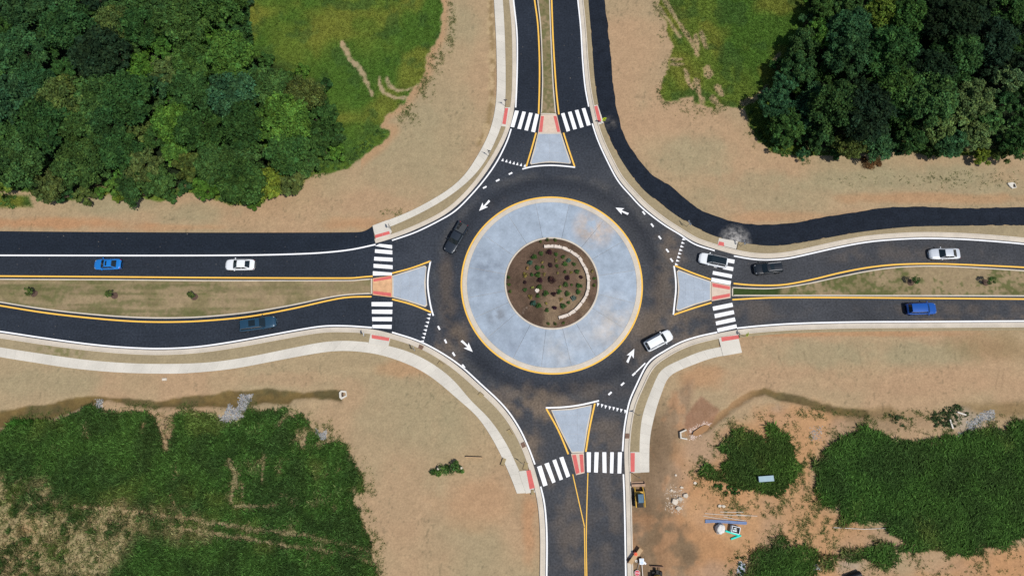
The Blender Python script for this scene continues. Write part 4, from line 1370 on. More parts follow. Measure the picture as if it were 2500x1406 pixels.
FIX_NE = [(2090, 60, 'large', 'blue-green', 1.0), (2160, 30, 'medium', 'yellow-green', 1.2), (2010, 75, 'medium', 'bright green', 1.1), (2080, 130, 'large', 'blue-green', 1.0), (2050, 250, 'large', 'dark green', 1.1), (2230, 40, 'large', 'mid green', .9),
          (2390, 230, 'large', 'pale green', .9), (2470, 190, 'medium', 'pale green', 1.1), (2080, 350, 'medium', 'olive green', 1.0), (2390, 330, 'medium', 'pale green', 1.0), (1930, 300, 'medium', 'dark green', 1.15), (1910, 340, 'low', 'mid green', 1.3), (1960, 160, 'medium', 'dark green', 1.2), (2200, 200, 'large', 'mid green', 1.0), (2400, 380, 'low', 'yellow-green', 1.1), (2450, 370, 'low', 'olive green', 1.2)]
fill_wood(NE_WOOD, 'footpath wood', 'trees of the wood beyond the black asphalt path', rn, tone_ne, FIX_NE, 420, ((NE_WOOD[:8], 'meadow'), (NE_WOOD[8:-1], 'path')), 100)

# withered bush at the edge of the wood
cl = [((rn.uniform(-1.6, 1.6), rn.uniform(-.8, .8), .15), rn.uniform(.4, .75)) for _ in range(14)]
x, y = P(2132, 398)
o = new('withered_bush', leaf_cloud(55, cl, 130, .22, squash=.4), MT['leaf'], label='withered brown bush sprawling at the edge of the wood', category='bush')
o.location = (x, y, gz(x, y))
o.color = (*GREENS['brown'], 1)

# young trees on the medians
for (u, v, s, lab) in ((85, 717, .95, 'young median tree with the fullest crown, farthest from the splitter island'), (281, 722, .85, 'young median tree between two others on the lens-shaped median'), (476, 725, .85, 'young median tree with bright crown nearest the orange-stained ramp'),
                       (2222, 690, 1.0, 'young median tree between the silver sedan and the blue car'), (2404, 690, 1.0, 'young median tree among weeds beyond the silver sedan')):
    x, y = P(u, v)
    root = empty('young_tree', (x, y, .14), rn.uniform(0, 6), label=lab, category='tree', group='young trees on the medians')
    mb = MB().tube((0, 0, -.1), (.03, .02, 1.0), .035, .025, n=6)
    cl = []
    for i in range(9):
        a = rn.uniform(0, 6.28)
        c = (math.cos(a) * .42 * s, math.sin(a) * .42 * s, rn.uniform(.95, 2.1) * s)
        cl.append((c, rn.uniform(.22, .36) * s))
        mb.tube((.02, .01, rn.uniform(.5, 1.0)), c, .015, .008, n=4, cap=False)
    mb.build('trunk', MT['bark'], root)
    c = new('crown', leaf_cloud(int(u), cl, 75, .17), MT['leaf'], root)
    c.color = (*GREENS['mid green' if u > 1500 else 'olive green'], 1)
    mr = MB().prism([(math.cos(t) * .62 * (1 + .1 * math.sin(3 * t)), math.sin(t) * .62) for t in np.linspace(0, 6.28, 18)[:-1]], -.05, .05, .8)
    m_ = mr.build('mulch_ring', MT['mulch'], root)
    set_col(m_.data, np.tile(C3(.10, .065, .05), (len(m_.data.vertices), 1)))

# ------------------------------------------------------------------ grass and weeds (nobody could count them)


def tufts(name, pts, cols, h, blades, width, label, lean=.5, seed=1):
    """pts n x 3 bases; each tuft a few tapering blades"""
    r = np.random.default_rng(seed)
    n = len(pts)
    b = np.repeat(pts, blades, 0)
    c = np.repeat(cols * r.uniform(.7, 1.35, (n, 1)), blades, 0) * r.uniform(.6, 1.4, (n * blades, 1))
    a = r.uniform(0, 2 * np.pi, n * blades)
    ln = h * r.uniform(.5, 1.25, n * blades)
    le = r.uniform(.25, 1.0, n * blades) * lean * 1.6
    d = np.stack([np.cos(a) * le, np.sin(a) * le, np.ones_like(a)], 1)
    d /= np.linalg.norm(d, axis=1, keepdims=True)
    s = np.stack([-np.sin(a), np.cos(a), np.zeros_like(a)], 1)
    base = b + np.stack([np.cos(a), np.sin(a), np.zeros_like(a)], 1) * (.10 * r.random((n * blades, 1)))
    w = width * r.uniform(.6, 1.3, (n * blades, 1))
    mid = base + d * (ln * .55)[:, None]
    tip = base + d * ln[:, None] + np.stack([np.cos(a), np.sin(a), -.3 * np.ones_like(a)], 1) * (ln * .35)[:, None]
    V = np.stack([base, mid + s * w * .5, tip, mid - s * w * .5], 1).reshape(-1, 3)
    Q = np.arange(len(V)).reshape(-1, 4)
    return new(name, mesh_big(name, V, Q, np.clip(np.repeat(c, 4, 0), 0, 1)), MT['grass'], kind='stuff', label=label)


def scatter(weight, n, seed, sel):
    r = np.random.default_rng(seed)
    w = np.where(sel, weight, 0.0)
    w = w / w.sum()
    i = r.choice(len(w), n, p=w)
    p = np.stack([gx_[i], gy_[i]], 1) + (r.random((n, 2)) - .5) * .3
    return np.concatenate([p, gh[i][:, None] - .01], 1), i


vis = (gu > -30) & (gu < 2530) & (gv > -30) & (gv < 1436) & (~far)
p, i = scatter(gS ** 1.5, 62000, 1, vis & (gu < 1000))
tufts('tall_grass', p, gcol[i] * np.array((1.15, 1.1, 1.05)), .42, 5, .085, 'rank dark green grass filling the rutted field below the ditch', seed=2)
p, i = scatter(gS ** 1.5, 52000, 3, vis & (gu > 1000))
tufts('tall_grass', p, gcol[i] * np.array((1.1, 1.1, 1.05)), .50, 5, .09, 'dense dark green grass beside the orange building-site soil', seed=4)
p, i = scatter(gS ** 3, 7000, 13, vis & (gu > 1000))
tufts('tall_grass', p, gcol[i] * np.random.default_rng(5).uniform(.8, 1.9, (len(p), 1)), .95, 7, .13, 'taller tufts standing above the dense dark green grass', lean=.7, seed=14)
p, i = scatter(gS ** 3, 7000, 15, vis & (gu < 1000))
tufts('tall_grass', p, gcol[i] * np.random.default_rng(6).uniform(.8, 1.8, (len(p), 1)), .75, 6, .12, 'taller tufts standing above the rank field grass', lean=.7, seed=16)
p, i = scatter(gN ** 2, 36000, 5, vis & (gu < 1300))
tufts('meadow_grass', p, gcol[i] * 1.1, .20, 4, .06, 'patchy yellow-green meadow grass beside the wood', seed=6)
p, i = scatter(gN ** 2, 26000, 7, vis & (gu > 1300))
tufts('meadow_grass', p, gcol[i] * 1.1, .20, 4, .06, 'mown green meadow with bare wheel ruts', seed=8)
p, i = scatter(gthin, 15000, 9, vis)
tufts('weeds', p, np.tile(C3(.075, .105, .030), (len(p), 1)) * np.random.default_rng(4).uniform(.6, 1.4, (len(p), 1)), .17, 4, .06, 'scattered small weeds on the open soil', lean=.9, seed=10)


def leaf_stuff(name, pts, tone, leaf, per, rad, label, seed):
    r = random.Random(seed)
    cl = [((q[0], q[1], q[2] + rad * .3), rad * r.uniform(.6, 1.3)) for q in pts]
    me = leaf_cloud(seed, cl, per, leaf, squash=.7)
    o = new(name, me, MT['leaf'], kind='stuff', label=label)
    o.color = (*tone, 1)
    return o


def in_poly(poly, n, seed, shrink=2):
    r = random.Random(seed)
    pl = np.array(poly, float)
    lo, hi = pl.min(0), pl.max(0)
    out = []
    while len(out) < n:
        u, v = r.uniform(lo[0] - 12, hi[0] + 12), r.uniform(lo[1] - 12, min(hi[1] + 12, 1425))
        x, y = P(u, v)
        gate = float(fbm(np.array([x]), np.array([y]), 2.6, 3, seed + 300)[0])
        if float(sd_poly(np.array([u]), np.array([v]), pl)[0]) > shrink + (gate - .52) * -70 * (shrink != 0) and (shrink != 0 or gate > .44):
            out.append((x, y, gz(x, y)))
    return out


leaf_stuff('brambles', in_poly(SE_BUSH, 330, 21), (.034, .092, .020), .26, 30, .34, 'low leafy green thicket around the pale metal box lid', 22)
leaf_stuff('brambles', in_poly(SE_LOW, 170, 23, -4), (.036, .080, .020), .24, 24, .30, 'straggling dull green scrub below the teal pipes', 24)
leaf_stuff('brambles', in_poly([(2130, 1000), (2180, 1015), (2240, 1020), (2300, 1000), (2350, 985), (2365, 1010), (2330, 1045), (2250, 1040), (2180, 1040), (2130, 1020)], 110, 25, 0), (.048, .078, .030), .22, 26, .32, 'ragged weeds among the broken boards by the stone rubble', 26)
leaf_stuff('brambles', in_poly(SW_FIELD[20:30] + [(800, 1300), (760, 1150)], 60, 27, 0), (.036, .085, .022), .22, 22, .32, 'leafy weed fringe at the edge of the rutted field', 28)
leaf_stuff('brambles', in_poly([(780, 395), (860, 360), (890, 345), (935, 300), (955, 318), (930, 352), (870, 396), (810, 425), (760, 440)], 80, 29, 0), (.055, .11, .026), .24, 24, .34, 'bright weedy fringe below the wood and meadow', 30)
leaf_stuff('brambles', in_poly([(1830, 270), (1862, 280), (1880, 335), (1935, 372), (1915, 385), (1860, 350), (1835, 310)], 60, 31, 0), (.045, .090, .022), .24, 24, .34, 'green weedy skirt at the foot of the dark trees', 32)
leaf_stuff('brambles', in_poly([(-40, 478), (60, 480), (78, 498), (40, 506), (-40, 508)], 40, 33, 0), (.060, .12, .026), .24, 24, .34, 'bright green weeds between the wood and the asphalt shoulder', 34)

# single weedy shrub left standing on the bare ground
x, y = P(1095, 1146)
root = empty('weedy_shrub', (x, y, gz(x, y)), 0, label='isolated leafy green clump with grey stones on open soil', category='bush')
cl = []
for a, b, r0, hh in ((-2.4, -.35, .5, .3), (-1.7, -.3, .6, .4), (-1.0, .1, .7, .55), (-.3, -.2, .65, .45), (.5, -.1, .7, .6), (1.0, .5, .75, .8), (1.6, .1, .6, .5), (2.1, -.2, .4, .3), (1.2, .95, .45, .8), (-.2, .35, .4, .4), (-1.5, -.7, .4, .25)):
    cl.append(((a, b, hh), r0))
c = new('foliage', leaf_cloud(61, cl, 170, .24), MT['leaf'], root)
c.color = (.055, .115, .026, 1)
for a, b in ((-1.55, .15), (2.0, .25), (.5, .25)):
    MB().prism([(a + math.cos(t) * .3 * rn.uniform(.7, 1.1), b + math.sin(t) * .36 * rn.uniform(.7, 1.1)) for t in np.linspace(0, 6.28, 8)[:-1]], 0, .85, .6).build('stone', MT['debris'], root)

# ------------------------------------------------------------------ plants of the round bed
zI = lambda x, y: (1230 + x / 5.858, 570 + y / 5.858)
BED = {'purple': ([(650, 275, 1.2), (675, 462, 1.25), (910, 632, 1.1), (1100, 625, 1.0), (515, 675, 1.15), (302, 695, 1.0), (720, 872, 1.05), (735, 1062, 1.15), ], 'dark purple-leaved shrub in the round mulch bed'),
       'mid green': ([(530, 285, 1), (440, 350, 1.2), (480, 485, 1.1), (845, 330, .9), (870, 440, 1.1), (1000, 447, .9), (1055, 545, 1.1), (870, 545, .7), (890, 737, 1.15), (1080, 740, 1.25), (1065, 830, 1.1), (610, 870, 1.3), (910, 857, 1.2), (505, 1045, 1.2), (855, 1040, 1.3), (610, 1095, .9),
                      (930, 985, .8), (770, 465, .8), (745, 297, .9), (480, 585, 1.2), (515, 765, 1.2), (800, 840, 1.1), (305, 810, .9), (480, 890, .9), (560, 482, .8), (395, 590, .8), (975, 735, .6)], 'rounded green shrub in the round mulch bed'),
       'teal green': ([(375, 415, 1.0), (925, 385, .9), (420, 995, 1.1), (1000, 925, 1.0)], 'blue-green spiky plant in the round mulch bed'),
       'dry yellow': ([(335, 495, .9), (300, 595, 1.1), (550, 410, .7), (745, 385, .8), (770, 565, .6), (965, 560, .6), (410, 775, .8), (375, 910, 1.0), (805, 760, .7), (823, 948, .8), (605, 1000, .7), (583, 585, .7), (1265, 540, .8)], 'yellowing sparse plant in the round mulch bed'),
       'olive green': ([(530, 118, .75), (630, 95, .85), (735, 97, .85), (75, 627, .8), (75, 728, .85), (95, 833, .8), (1297, 645, .75), (1295, 745, .8), (635, 1290, .75), (740, 1292, .8), (852, 1277, .75)], 'small olive shrub at the rim of the round mulch bed')}
BED['purple '] = ([(690, 668, 1.7)], 'largest purple-leaved shrub on the crown of the round mulch bed')
GREENS['purple '] = GREENS['purple']
for tone, (spots, lab) in BED.items():
    protos = []
    for k in range(2):
        cl = [((rn.uniform(-.16, .16), rn.uniform(-.16, .16), rn.uniform(.10, .28)), rn.uniform(.12, .2)) for _ in range(6)]
        if tone == 'teal green':
            me = leaf_cloud(80 + k, [((0, 0, .08), .30)], 70, .30, up_bias=0)
        else:
            me = leaf_cloud(80 + k, cl, 42 if tone != 'purple' else 55, .11)
        me.materials.append(MT['leaf'])
        st = MB()
        for _ in range(4):
            st.tube((0, 0, -.05), (rn.uniform(-.15, .15), rn.uniform(-.15, .15), .22), .012, .006, n=4)
        sm = mesh('stem', st.v, st.f)
        sm.materials.append(MT['bark'])
        protos.append((me, sm))
    for k, (a, b, s) in enumerate(spots):
        zb = .3
        for _ in range(3):
            x, y = P(*zI(a, b), zb + .2)
            zb = .15 + float(bed_z(np.array([x]), np.array([y]))[0])
        root = empty('bed_shrub', (x, y, zb), rn.uniform(0, 6.28), label=lab, category='shrub', group=lab.replace(' in the', 's of the'))
        f = new('foliage', protos[k % 2][0], parent=root)
        g = new('stem', protos[k % 2][1], parent=root)
        s *= 1.35
        f.scale = g.scale = (s, s, s)
        f.color = (*(q * rn.uniform(.85, 1.15) for q in GREENS[tone]), 1)

# crescent stone wall
WPTS = [(573, 190), (718, 186), (832, 203), (952, 256), (1073, 340), (1152, 475), (1198, 583), (1212, 680), (1205, 805), (1172, 905), (1112, 992), (1018, 1098), (925, 1160), (782, 1205)]
wroot = empty('stone_wall', (0, 0, .15), 0, label='crescent wall of pale rough stones in the mulch bed', category='wall')
Wp = [np.array(P(*zI(a, b), .6)) for a, b in WPTS]
for a, b in zip(Wp[:-1], Wp[1:]):
    t = b - a
    L_ = np.linalg.norm(t)
    t = t / L_
    n = np.array((-t[1], t[0]))
    pts = []
    for s in np.linspace(.015, .985, 6):
        pts.append(a + t * L_ * s - n * (.22 + rn.uniform(-.02, .02)))          # inner, straight side
    for s in np.linspace(.985, .015, 7):
        pts.append(a + t * L_ * s + n * (.27 + rn.uniform(-.10, .08)))
    zb = float(bed_z(np.array([a[0]]), np.array([a[1]]))[0])
    MB().prism([tuple(q) for q in pts], zb - .15, zb + .42 + rn.uniform(-.03, .03), .97).build('stone', MT['stone'], wroot)
x, y = P(*zI(475, 820), .55)
zb = .15 + float(bed_z(np.array([x]), np.array([y]))[0])
MB().prism([(x + .42, y + .05), (x + .30, y + .35), (x - .05, y + .42), (x - .43, y + .05), (x - .2, y - .33), (x + .12, y - .38)], zb - .1, zb + .3, .9).build('boulder', MT['timber' if 0 else 'stone'], label='single flat buff boulder lying in the mulch bed', category='boulder')

# ------------------------------------------------------------------ vehicles


def grid_patch(name, c00, c10, c11, c01, nu, nv, bulge, mat, parent, off=.012, inset=(.04, .04, .06, .06)):
    """curved pane inside a quad (c00-c10 bottom edge, c01-c11 top edge), pushed outwards along its normal"""
    c00, c10, c11, c01 = map(Vector, (c00, c10, c11, c01))
    n = (c10 - c00).cross(c01 - c00).normalized()
    a0, a1, b0, b1 = inset
    V, Fc = [], []
    for j in range(nv + 1):
        t = b0 + (1 - b0 - b1) * j / nv
        for i in range(nu + 1):
            s = a0 + (1 - a0 - a1) * i / nu
            p = (c00.lerp(c10, s)).lerp(c01.lerp(c11, s), t)
            k = bulge * (1 - (2 * s - 1) ** 2)
            V.append(tuple(p + n * (off + k)))
    for j in range(nv):
        for i in range(nu):
            q = j * (nu + 1) + i
            Fc.append((q, q + 1, q + nu + 2, q + nu + 1))
    return new(name, mesh(name, V, Fc, True), mat, parent)


STY = {  # height profile of the body (t along length, share of H); cabin: cowl, roof front, roof rear, rear base
    'sedan': dict(top=[(-.5, .50), (-.485, .62), (-.46, .665), (-.36, .685), (-.2, .67), (.0, .66), (.16, .66), (.2, .655), (.3, .625), (.42, .56), (.47, .50), (.495, .42)], cab=(.205, .045, -.205, -.365), z=.655, wr=.66),
    'suv': dict(top=[(-.5, .45), (-.49, .58), (-.47, .62), (-.3, .62), (.0, .61), (.18, .605), (.24, .60), (.35, .57), (.44, .53), (.48, .47), (.5, .40)], cab=(.225, .095, -.415, -.475), z=.605, wr=.72),
    'pickup': dict(top=[(-.5, .34), (-.49, .40), (-.3, .40), (-.165, .40), (-.155, .58), (.0, .585), (.16, .585), (.22, .585), (.33, .565), (.44, .54), (.485, .49), (.5, .40)], cab=(.205, .105, -.115, -.15), z=.585, wr=.74)}


def car(name, label, cat, c_px, front_px, L, Wd, H, style, pm, zref=.8, roof=None, rails=False, sunroof=None, bed=False, spoiler=False, dark_rear=False):
    st = STY[style]
    a, b = Vector(P(*c_px, zref)), Vector(P(*front_px, zref))
    root = empty(name, (a.x, a.y, .004), math.atan2(b.y - a.y, b.x - a.x), label=label, category=cat)
    w = Wd / 2
    tp = np.array(st['top'])
    ts = np.unique(np.round(np.concatenate([np.linspace(-.5, .5, 25), tp[:, 0], [-.495, -.48, .455, .48, .49]]), 4))
    sq = .78 if style == 'sedan' else .86
    plan = lambda t: np.interp(t, [-.5, -.492, -.475, -.44, -.38, -.25, .2, .34, .41, .455, .48, .495, .5], [sq - .16, sq - .04, sq + .07, .94, .98, 1, 1, .985, .945, .875, .78, .66, .56])
    V, Fc = [], []
    prof = [(0.0, None), (.45, 0), (.82, 0), (.93, -.035), (1.0, -.16), (1.0, -.32), (.97, 'sill'), (.85, 'low')]
    for t in ts:
        z = float(np.interp(t, tp[:, 0], tp[:, 1])) * H
        hw = w * float(plan(t))
        half = []
        for k, d in prof:
            if d == 'sill':
                zz_ = .34
            elif d == 'low':
                zz_ = .22
            elif d is None:
                zz_ = z + .028
            else:
                zz_ = max(z + d + (.018 if k == .45 else 0), .36)
            half.append((hw * k, zz_))
        ring_ = [(-y, q) for y, q in half[::-1]] + half[1:]
        V += [(t * L, y, q) for y, q in ring_]
    k = len(prof) * 2 - 1
    for i in range(len(ts) - 1):
        for j in range(k - 1):
            Fc.append((i * k + j, i * k + j + 1, (i + 1) * k + j + 1, (i + 1) * k + j))
        Fc.append((i * k + k - 1, i * k, (i + 1) * k, (i + 1) * k + k - 1))
    Fc += [tuple(range(k)), tuple((len(ts) - 1) * k + j for j in range(k))[::-1]]
    me = mesh('body', V, Fc, True)
    body = new('body', me, pm, root)
    # cabin
    x0, x1, x2, x3 = (q * L for q in st['cab'])
    zb, zt = st['z'] * H, H - .03
    wb, wr = w * .90, w * st['wr']
    lo_ = [(x0, wb * .94), (x3, wb * (.90 if style == 'sedan' else .96))]
    B = {'fl': (x0, wb * .95, zb), 'fr': (x0, -wb * .95, zb), 'rl': (x3, wb * .93, zb), 'rr': (x3, -wb * .93, zb)}
    T = {'fl': (x1, wr * .95, zt), 'fr': (x1, -wr * .95, zt), 'rl': (x2, wr * .93, zt), 'rr': (x2, -wr * .93, zt)}
    V, Fc = [], []
    nn_, mm = 6, 5
    for j in range(mm + 1):                                  # roof grid with crown
        for i in range(nn_ + 1):
            s, q = i / nn_, j / mm
            x = x2 + (x1 - x2) * s
            y = -wr + 2 * wr * q
            y *= .93 + .07 * math.sin(math.pi * (.15 + .7 * s)) / 1.0
            V.append((x + .05 * (1 - (2 * q - 1) ** 2) * (1 if s > .99 else 0), y, zt + .045 * (1 - (2 * q - 1) ** 2) * (1 - .4 * (2 * s - 1) ** 4)))
    for j in range(mm):
        for i in range(nn_):
            q = j * (nn_ + 1) + i
            Fc.append((q, q + 1, q + nn_ + 2, q + nn_ + 1))
    new('roof', mesh('roof', V, Fc, True, up=True), roof or pm, root)
    V = [B['fl'], B['fr'], B['rr'], B['rl'], T['fl'], T['fr'], T['rr'], T['rl']]
    new('pillars', mesh('pillars', V, [(0, 1, 5, 4), (1, 2, 6, 5), (2, 3, 7, 6), (3, 0, 4, 7)]), pm if not dark_rear else pm, root)
    grid_patch('windscreen', B['fr'], B['fl'], T['fl'], T['fr'], 6, 3, .07, MT['glass'], root, inset=(.04, .04, .02, .03))
    grid_patch('rear_window', B['rl'], B['rr'], T['rr'], T['rl'], 6, 2, .05, MT['glass'], root, inset=(.08, .08, .10, .06))
    for sgn in (1, -1):
        f, r = ('fl', 'rl') if sgn > 0 else ('fr', 'rr')
        ins = ((.03, .50, .10, .10), (.53, .06 if style != 'sedan' else .12, .10, .10))
        for i_ in ins:
            if sgn > 0:
                grid_patch('side_window', B[f], B[r], T[r], T[f], 3, 1, .0, MT['glass'], root, inset=i_)
            else:
                grid_patch('side_window', B[r], B[f], T[f], T[r], 3, 1, .0, MT['glass'], root, inset=(i_[1], i_[0], i_[2], i_[3]))
        xm = x0 - .12 * L * .5
        mb = MB().box((xm + .02, sgn * (w + .09), zb + .06), (.16, .22, .13), taper=.85)
        mb.build('mirror', pm, root)
        zh = float(np.interp(.45, tp[:, 0], tp[:, 1])) * H
        MB().box((.445 * L, sgn * w * .70, zh - .035), (.26, .24, .10), rz=-sgn * .65, taper=.6).build('headlight', MT['lamp'], root)
        zt_ = (.58 if style == 'sedan' else .52) * H
        MB().box((-.474 * L, sgn * w * .74, zt_ - .04), (.14, .20, .16), rz=sgn * .3, taper=.8).build('tail_light', MT['tail'], root)
    rw = .34 if style == 'sedan' else .39
    for sx_ in (.315, -.305):
        for sgn in (1, -1):
            wh = empty('wheel', (sx_ * L, sgn * (w - .11), rw), 0)
            wh.parent = root
            MB().hollow((0, -.12, 0), (0, .12, 0), rw, rw * .62, n=18).build('tyre', MT['tyre'], wh)
            m2 = MB().tube((0, -.08, 0), (0, .10 * sgn, 0), rw * .63, rw * .55, n=14)
            m2.build('rim', MT['rim'], wh)
    if rails:
        for sgn in (1, -1):
            mb = MB().path([(x1 - .15, sgn * wr * .92, zt + .02), (x1 - .3, sgn * wr * .92, zt + .09), (x2 + .3, sgn * wr * .92, zt + .09), (x2 + .1, sgn * wr * .92, zt + .02)], .03)
            mb.build('roof_rail', MT['rail'], root)
    if sunroof:
        s0, s1 = sunroof
        V = []
        for q in (-1, -.5, 0, .5, 1):
            for s in (s0, s1):
                V.append((x2 + (x1 - x2) * s, q * wr * .68, zt + .062 - .03 * abs(q)))
        new('sunroof', mesh('sunroof', V, [(2 * i, 2 * i + 1, 2 * i + 3, 2 * i + 2) for i in range(4)], up=True), MT['glass'], root)
    if bed:
        zr = .60 * H
        zf = .41 * H
        xb0, xb1 = -.492 * L, -.165 * L
        for sgn in (1, -1):
            MB().box(((xb0 + xb1) / 2, sgn * (w - .09), (zf + zr) / 2), (xb1 - xb0, .17, zr - zf)).build('bed_side', pm, root)
        MB().box((xb0 + .05, 0, (zf + zr) / 2), (.10, 2 * w - .36, zr - zf)).build('tailgate', pm, root)
        MB().box((xb1 - .04, 0, (zf + zr) / 2), (.07, 2 * w - .36, zr - zf)).build('bed_front', pm, root)
        MB().box(((xb0 + xb1) / 2, 0, zf + .03), (xb1 - xb0 - .2, 2 * w - .36, .04)).build('bed_liner', paint('bed_liner', (.035, .042, .05), .7, 0, 0), root)
        MB().box((xb0 + .55, -w * .45, zf + .2), (.5, .35, .3)).box((xb0 + 1.2, -w * .5, zf + .17), (.5, .28, .25)).build('tool_case', MT['trim'], root)
    if spoiler:
        MB().box((x2 - .08, 0, zt + .005), (.22, 1.7 * wr, .05), taper=.9).build('spoiler', pm, root)
    MB().box((.49 * L, 0, .36), (.10, 1.25 * w, .22), taper=.9).build('grille', MT['trim'], root)
    MB().box((-.498 * L, 0, .40), (.06, 1.5 * w, .20), taper=.95).build('rear_bumper', MT['trim'], root)
    return root


pW = paint('paint_white', (.74, .77, .80))
pS = paint('paint_silver', (.60, .64, .69), .3, .25)
pB = paint('paint_bright_blue', (.015, .20, .62), .25, .2)
pN = paint('paint_navy', (.020, .065, .115), .3, .3)
pK = paint('paint_black', (.014, .018, .023), .25, .2)
pG = paint('paint_graphite', (.026, .034, .046), .3, .3)
pU = paint('paint_royal_blue', (.008, .085, .38), .25, .2)
car('sedan', 'bright blue sedan with a dark sunroof on the straight lane', 'car', (262, 645), (232, 645.5), 4.45, 1.80, 1.44, 'sedan', pB, sunroof=(.62, .85))
car('sedan', 'plain white sedan on the lane beside the wide asphalt shoulder', 'car', (585.5, 646), (552, 646), 4.80, 1.86, 1.46, 'sedan', pW)
car('suv', 'long dark navy utility vehicle on the curving lane below the median', 'car', (629, 790), (668, 784.5), 5.9, 2.0, 1.9, 'suv', pN, sunroof=(.45, .80))
car('pickup_truck', 'dark graphite crew-cab pickup truck circling the roundabout', 'pickup truck', (1114, 580), (1093.5, 615.5), 5.75, 1.98, 1.88, 'pickup', pG, bed=True)
car('suv', 'white crossover with black glass roof driving over the crosswalk', 'car', (1742, 635.5), (1712, 629), 4.75, 1.88, 1.62, 'suv', pW, roof=MT['glass'], rails=True, spoiler=True)
car('suv', 'black station wagon with silver roof rails on the curving lane', 'car', (1876, 655), (1845, 658), 4.75, 1.86, 1.68, 'suv', pK, rails=True, sunroof=(.55, .8))
car('sedan', 'silver sedan on the lane between kerb and weedy median', 'car', (2307, 619.5), (2268, 620), 5.0, 1.86, 1.45, 'sedan', pS)
car('suv', 'royal blue utility vehicle on the lane below the weedy median', 'car', (2250, 753.5), (2289, 752.5), 4.85, 1.92, 1.75, 'suv', pU, dark_rear=True)
car('suv', 'white utility vehicle with silver roof rails entering the roundabout exit', 'car', (1608, 831), (1638, 815), 4.8, 1.90, 1.72, 'suv', pW, rails=True)

# ------------------------------------------------------------------ compact track loader
a = Vector(P(1561, 1213, .6))
root = empty('track_loader', (a.x, a.y, gz(a.x, a.y)), math.pi / 2 + .03, label='yellow compact track loader with blue-grey cab roof and tan bucket', category='loader')
for s in (1, -1):
    t = MB().prism([(-1.35, s * .62), (1.25, s * .62), (1.25, s * .98), (-1.35, s * .98)], .02, .62, .93)
    tr = t.build('track', MT['machine_blk'], root)
    for x_ in np.linspace(-1.25, 1.2, 11):
        MB().box((x_, s * .80, .63), (.09, .36, .05)).build('track_shoe', MT['machine_blk'], tr)
    arm = MB().path([(-1.45, s * .66, 1.15), (-.4, s * .68, 1.25), (.9, s * .66, .95), (1.55, s * .60, .45)], .10)
    arm.build('lift_arm', MT['loader_y'], root)
MB().box((-.25, 0, .65), (2.3, 1.15, .75), taper=.95).build('chassis', MT['loader_y'], root)
cb = MB().box((-.1, 0, 1.45), (1.35, .95, .95), taper=.88).build('cab', MT['machine_blk'], root)
MB().box((-.1, 0, 1.96), (1.30, .86, .09), taper=.92).build('cab_roof', MT['cabroof'], cb)
MB().box((-1.12, 0, 1.15), (.75, .95, .35), taper=.9).build('engine_hood', MT['machine_blk'], root)
MB().box((-.72, 0, 1.30), (.14, .85, .12)).build('rear_bar', MT['loader_y'], root)
V = [(1.55, y, z) for y in (-1.05, 1.05) for z in (.1, .62)] + [(2.25, y, z) for y in (-1.05, 1.05) for z in (.03, .10)]
bk = MB()
bk.box((1.58, 0, .36), (.07, 2.1, .55)).box((1.92, 0, .09), (.72, 2.1, .08)).box((1.75, 0, .62), (.36, 2.1, .05))
bk.box((1.9, 1.03, .3), (.65, .05, .45)).box((1.9, -1.03, .3), (.65, .05, .45))
bk.build('bucket', MT['bucket'], root)

# second machine, cut by the lower edge
a = Vector(P(1603, 1408))
root = empty('mini_excavator', (a.x, a.y, gz(a.x, a.y)), R_(-3), label='yellow and black tracked machine with a straight dozer blade', category='excavator')
for s in (1, -1):
    MB().prism([(s * .55 - .22, -1.0), (s * .55 + .22, -1.0), (s * .55 + .22, .9), (s * .55 - .22, .9)], .02, .55, .92).build('track', MT['machine_blk'], root)
MB().box((0, -.1, .6), (.9, 1.4, .35)).build('chassis', MT['machine_blk'], root)
MB().prism([(math.cos(t) * .85, -.35 + math.sin(t) * .85) for t in np.linspace(0, 6.28, 15)[:-1]], .8, 1.35, .88).build('engine_hood', MT['loader_y'], root)
MB().box((0, -.35, 1.7), (.95, 1.0, .9), taper=.9).build('cab', MT['trim'], root)
MB().box((0, 1.55, .3), (1.95, .10, .45)).build('blade', MT['iron'], root)
MB().tube((-.35, .6, .45), (-.35, 1.5, .3), .06).tube((.3, .6, .45), (.3, 1.5, .3), .06).build('blade_arm', MT['machine_blk'], root)
MB().box((-.05, .85, .75), (.35, .5, .4)).build('boom_foot', MT['machine_blk'], root)

# ------------------------------------------------------------------ traffic signs


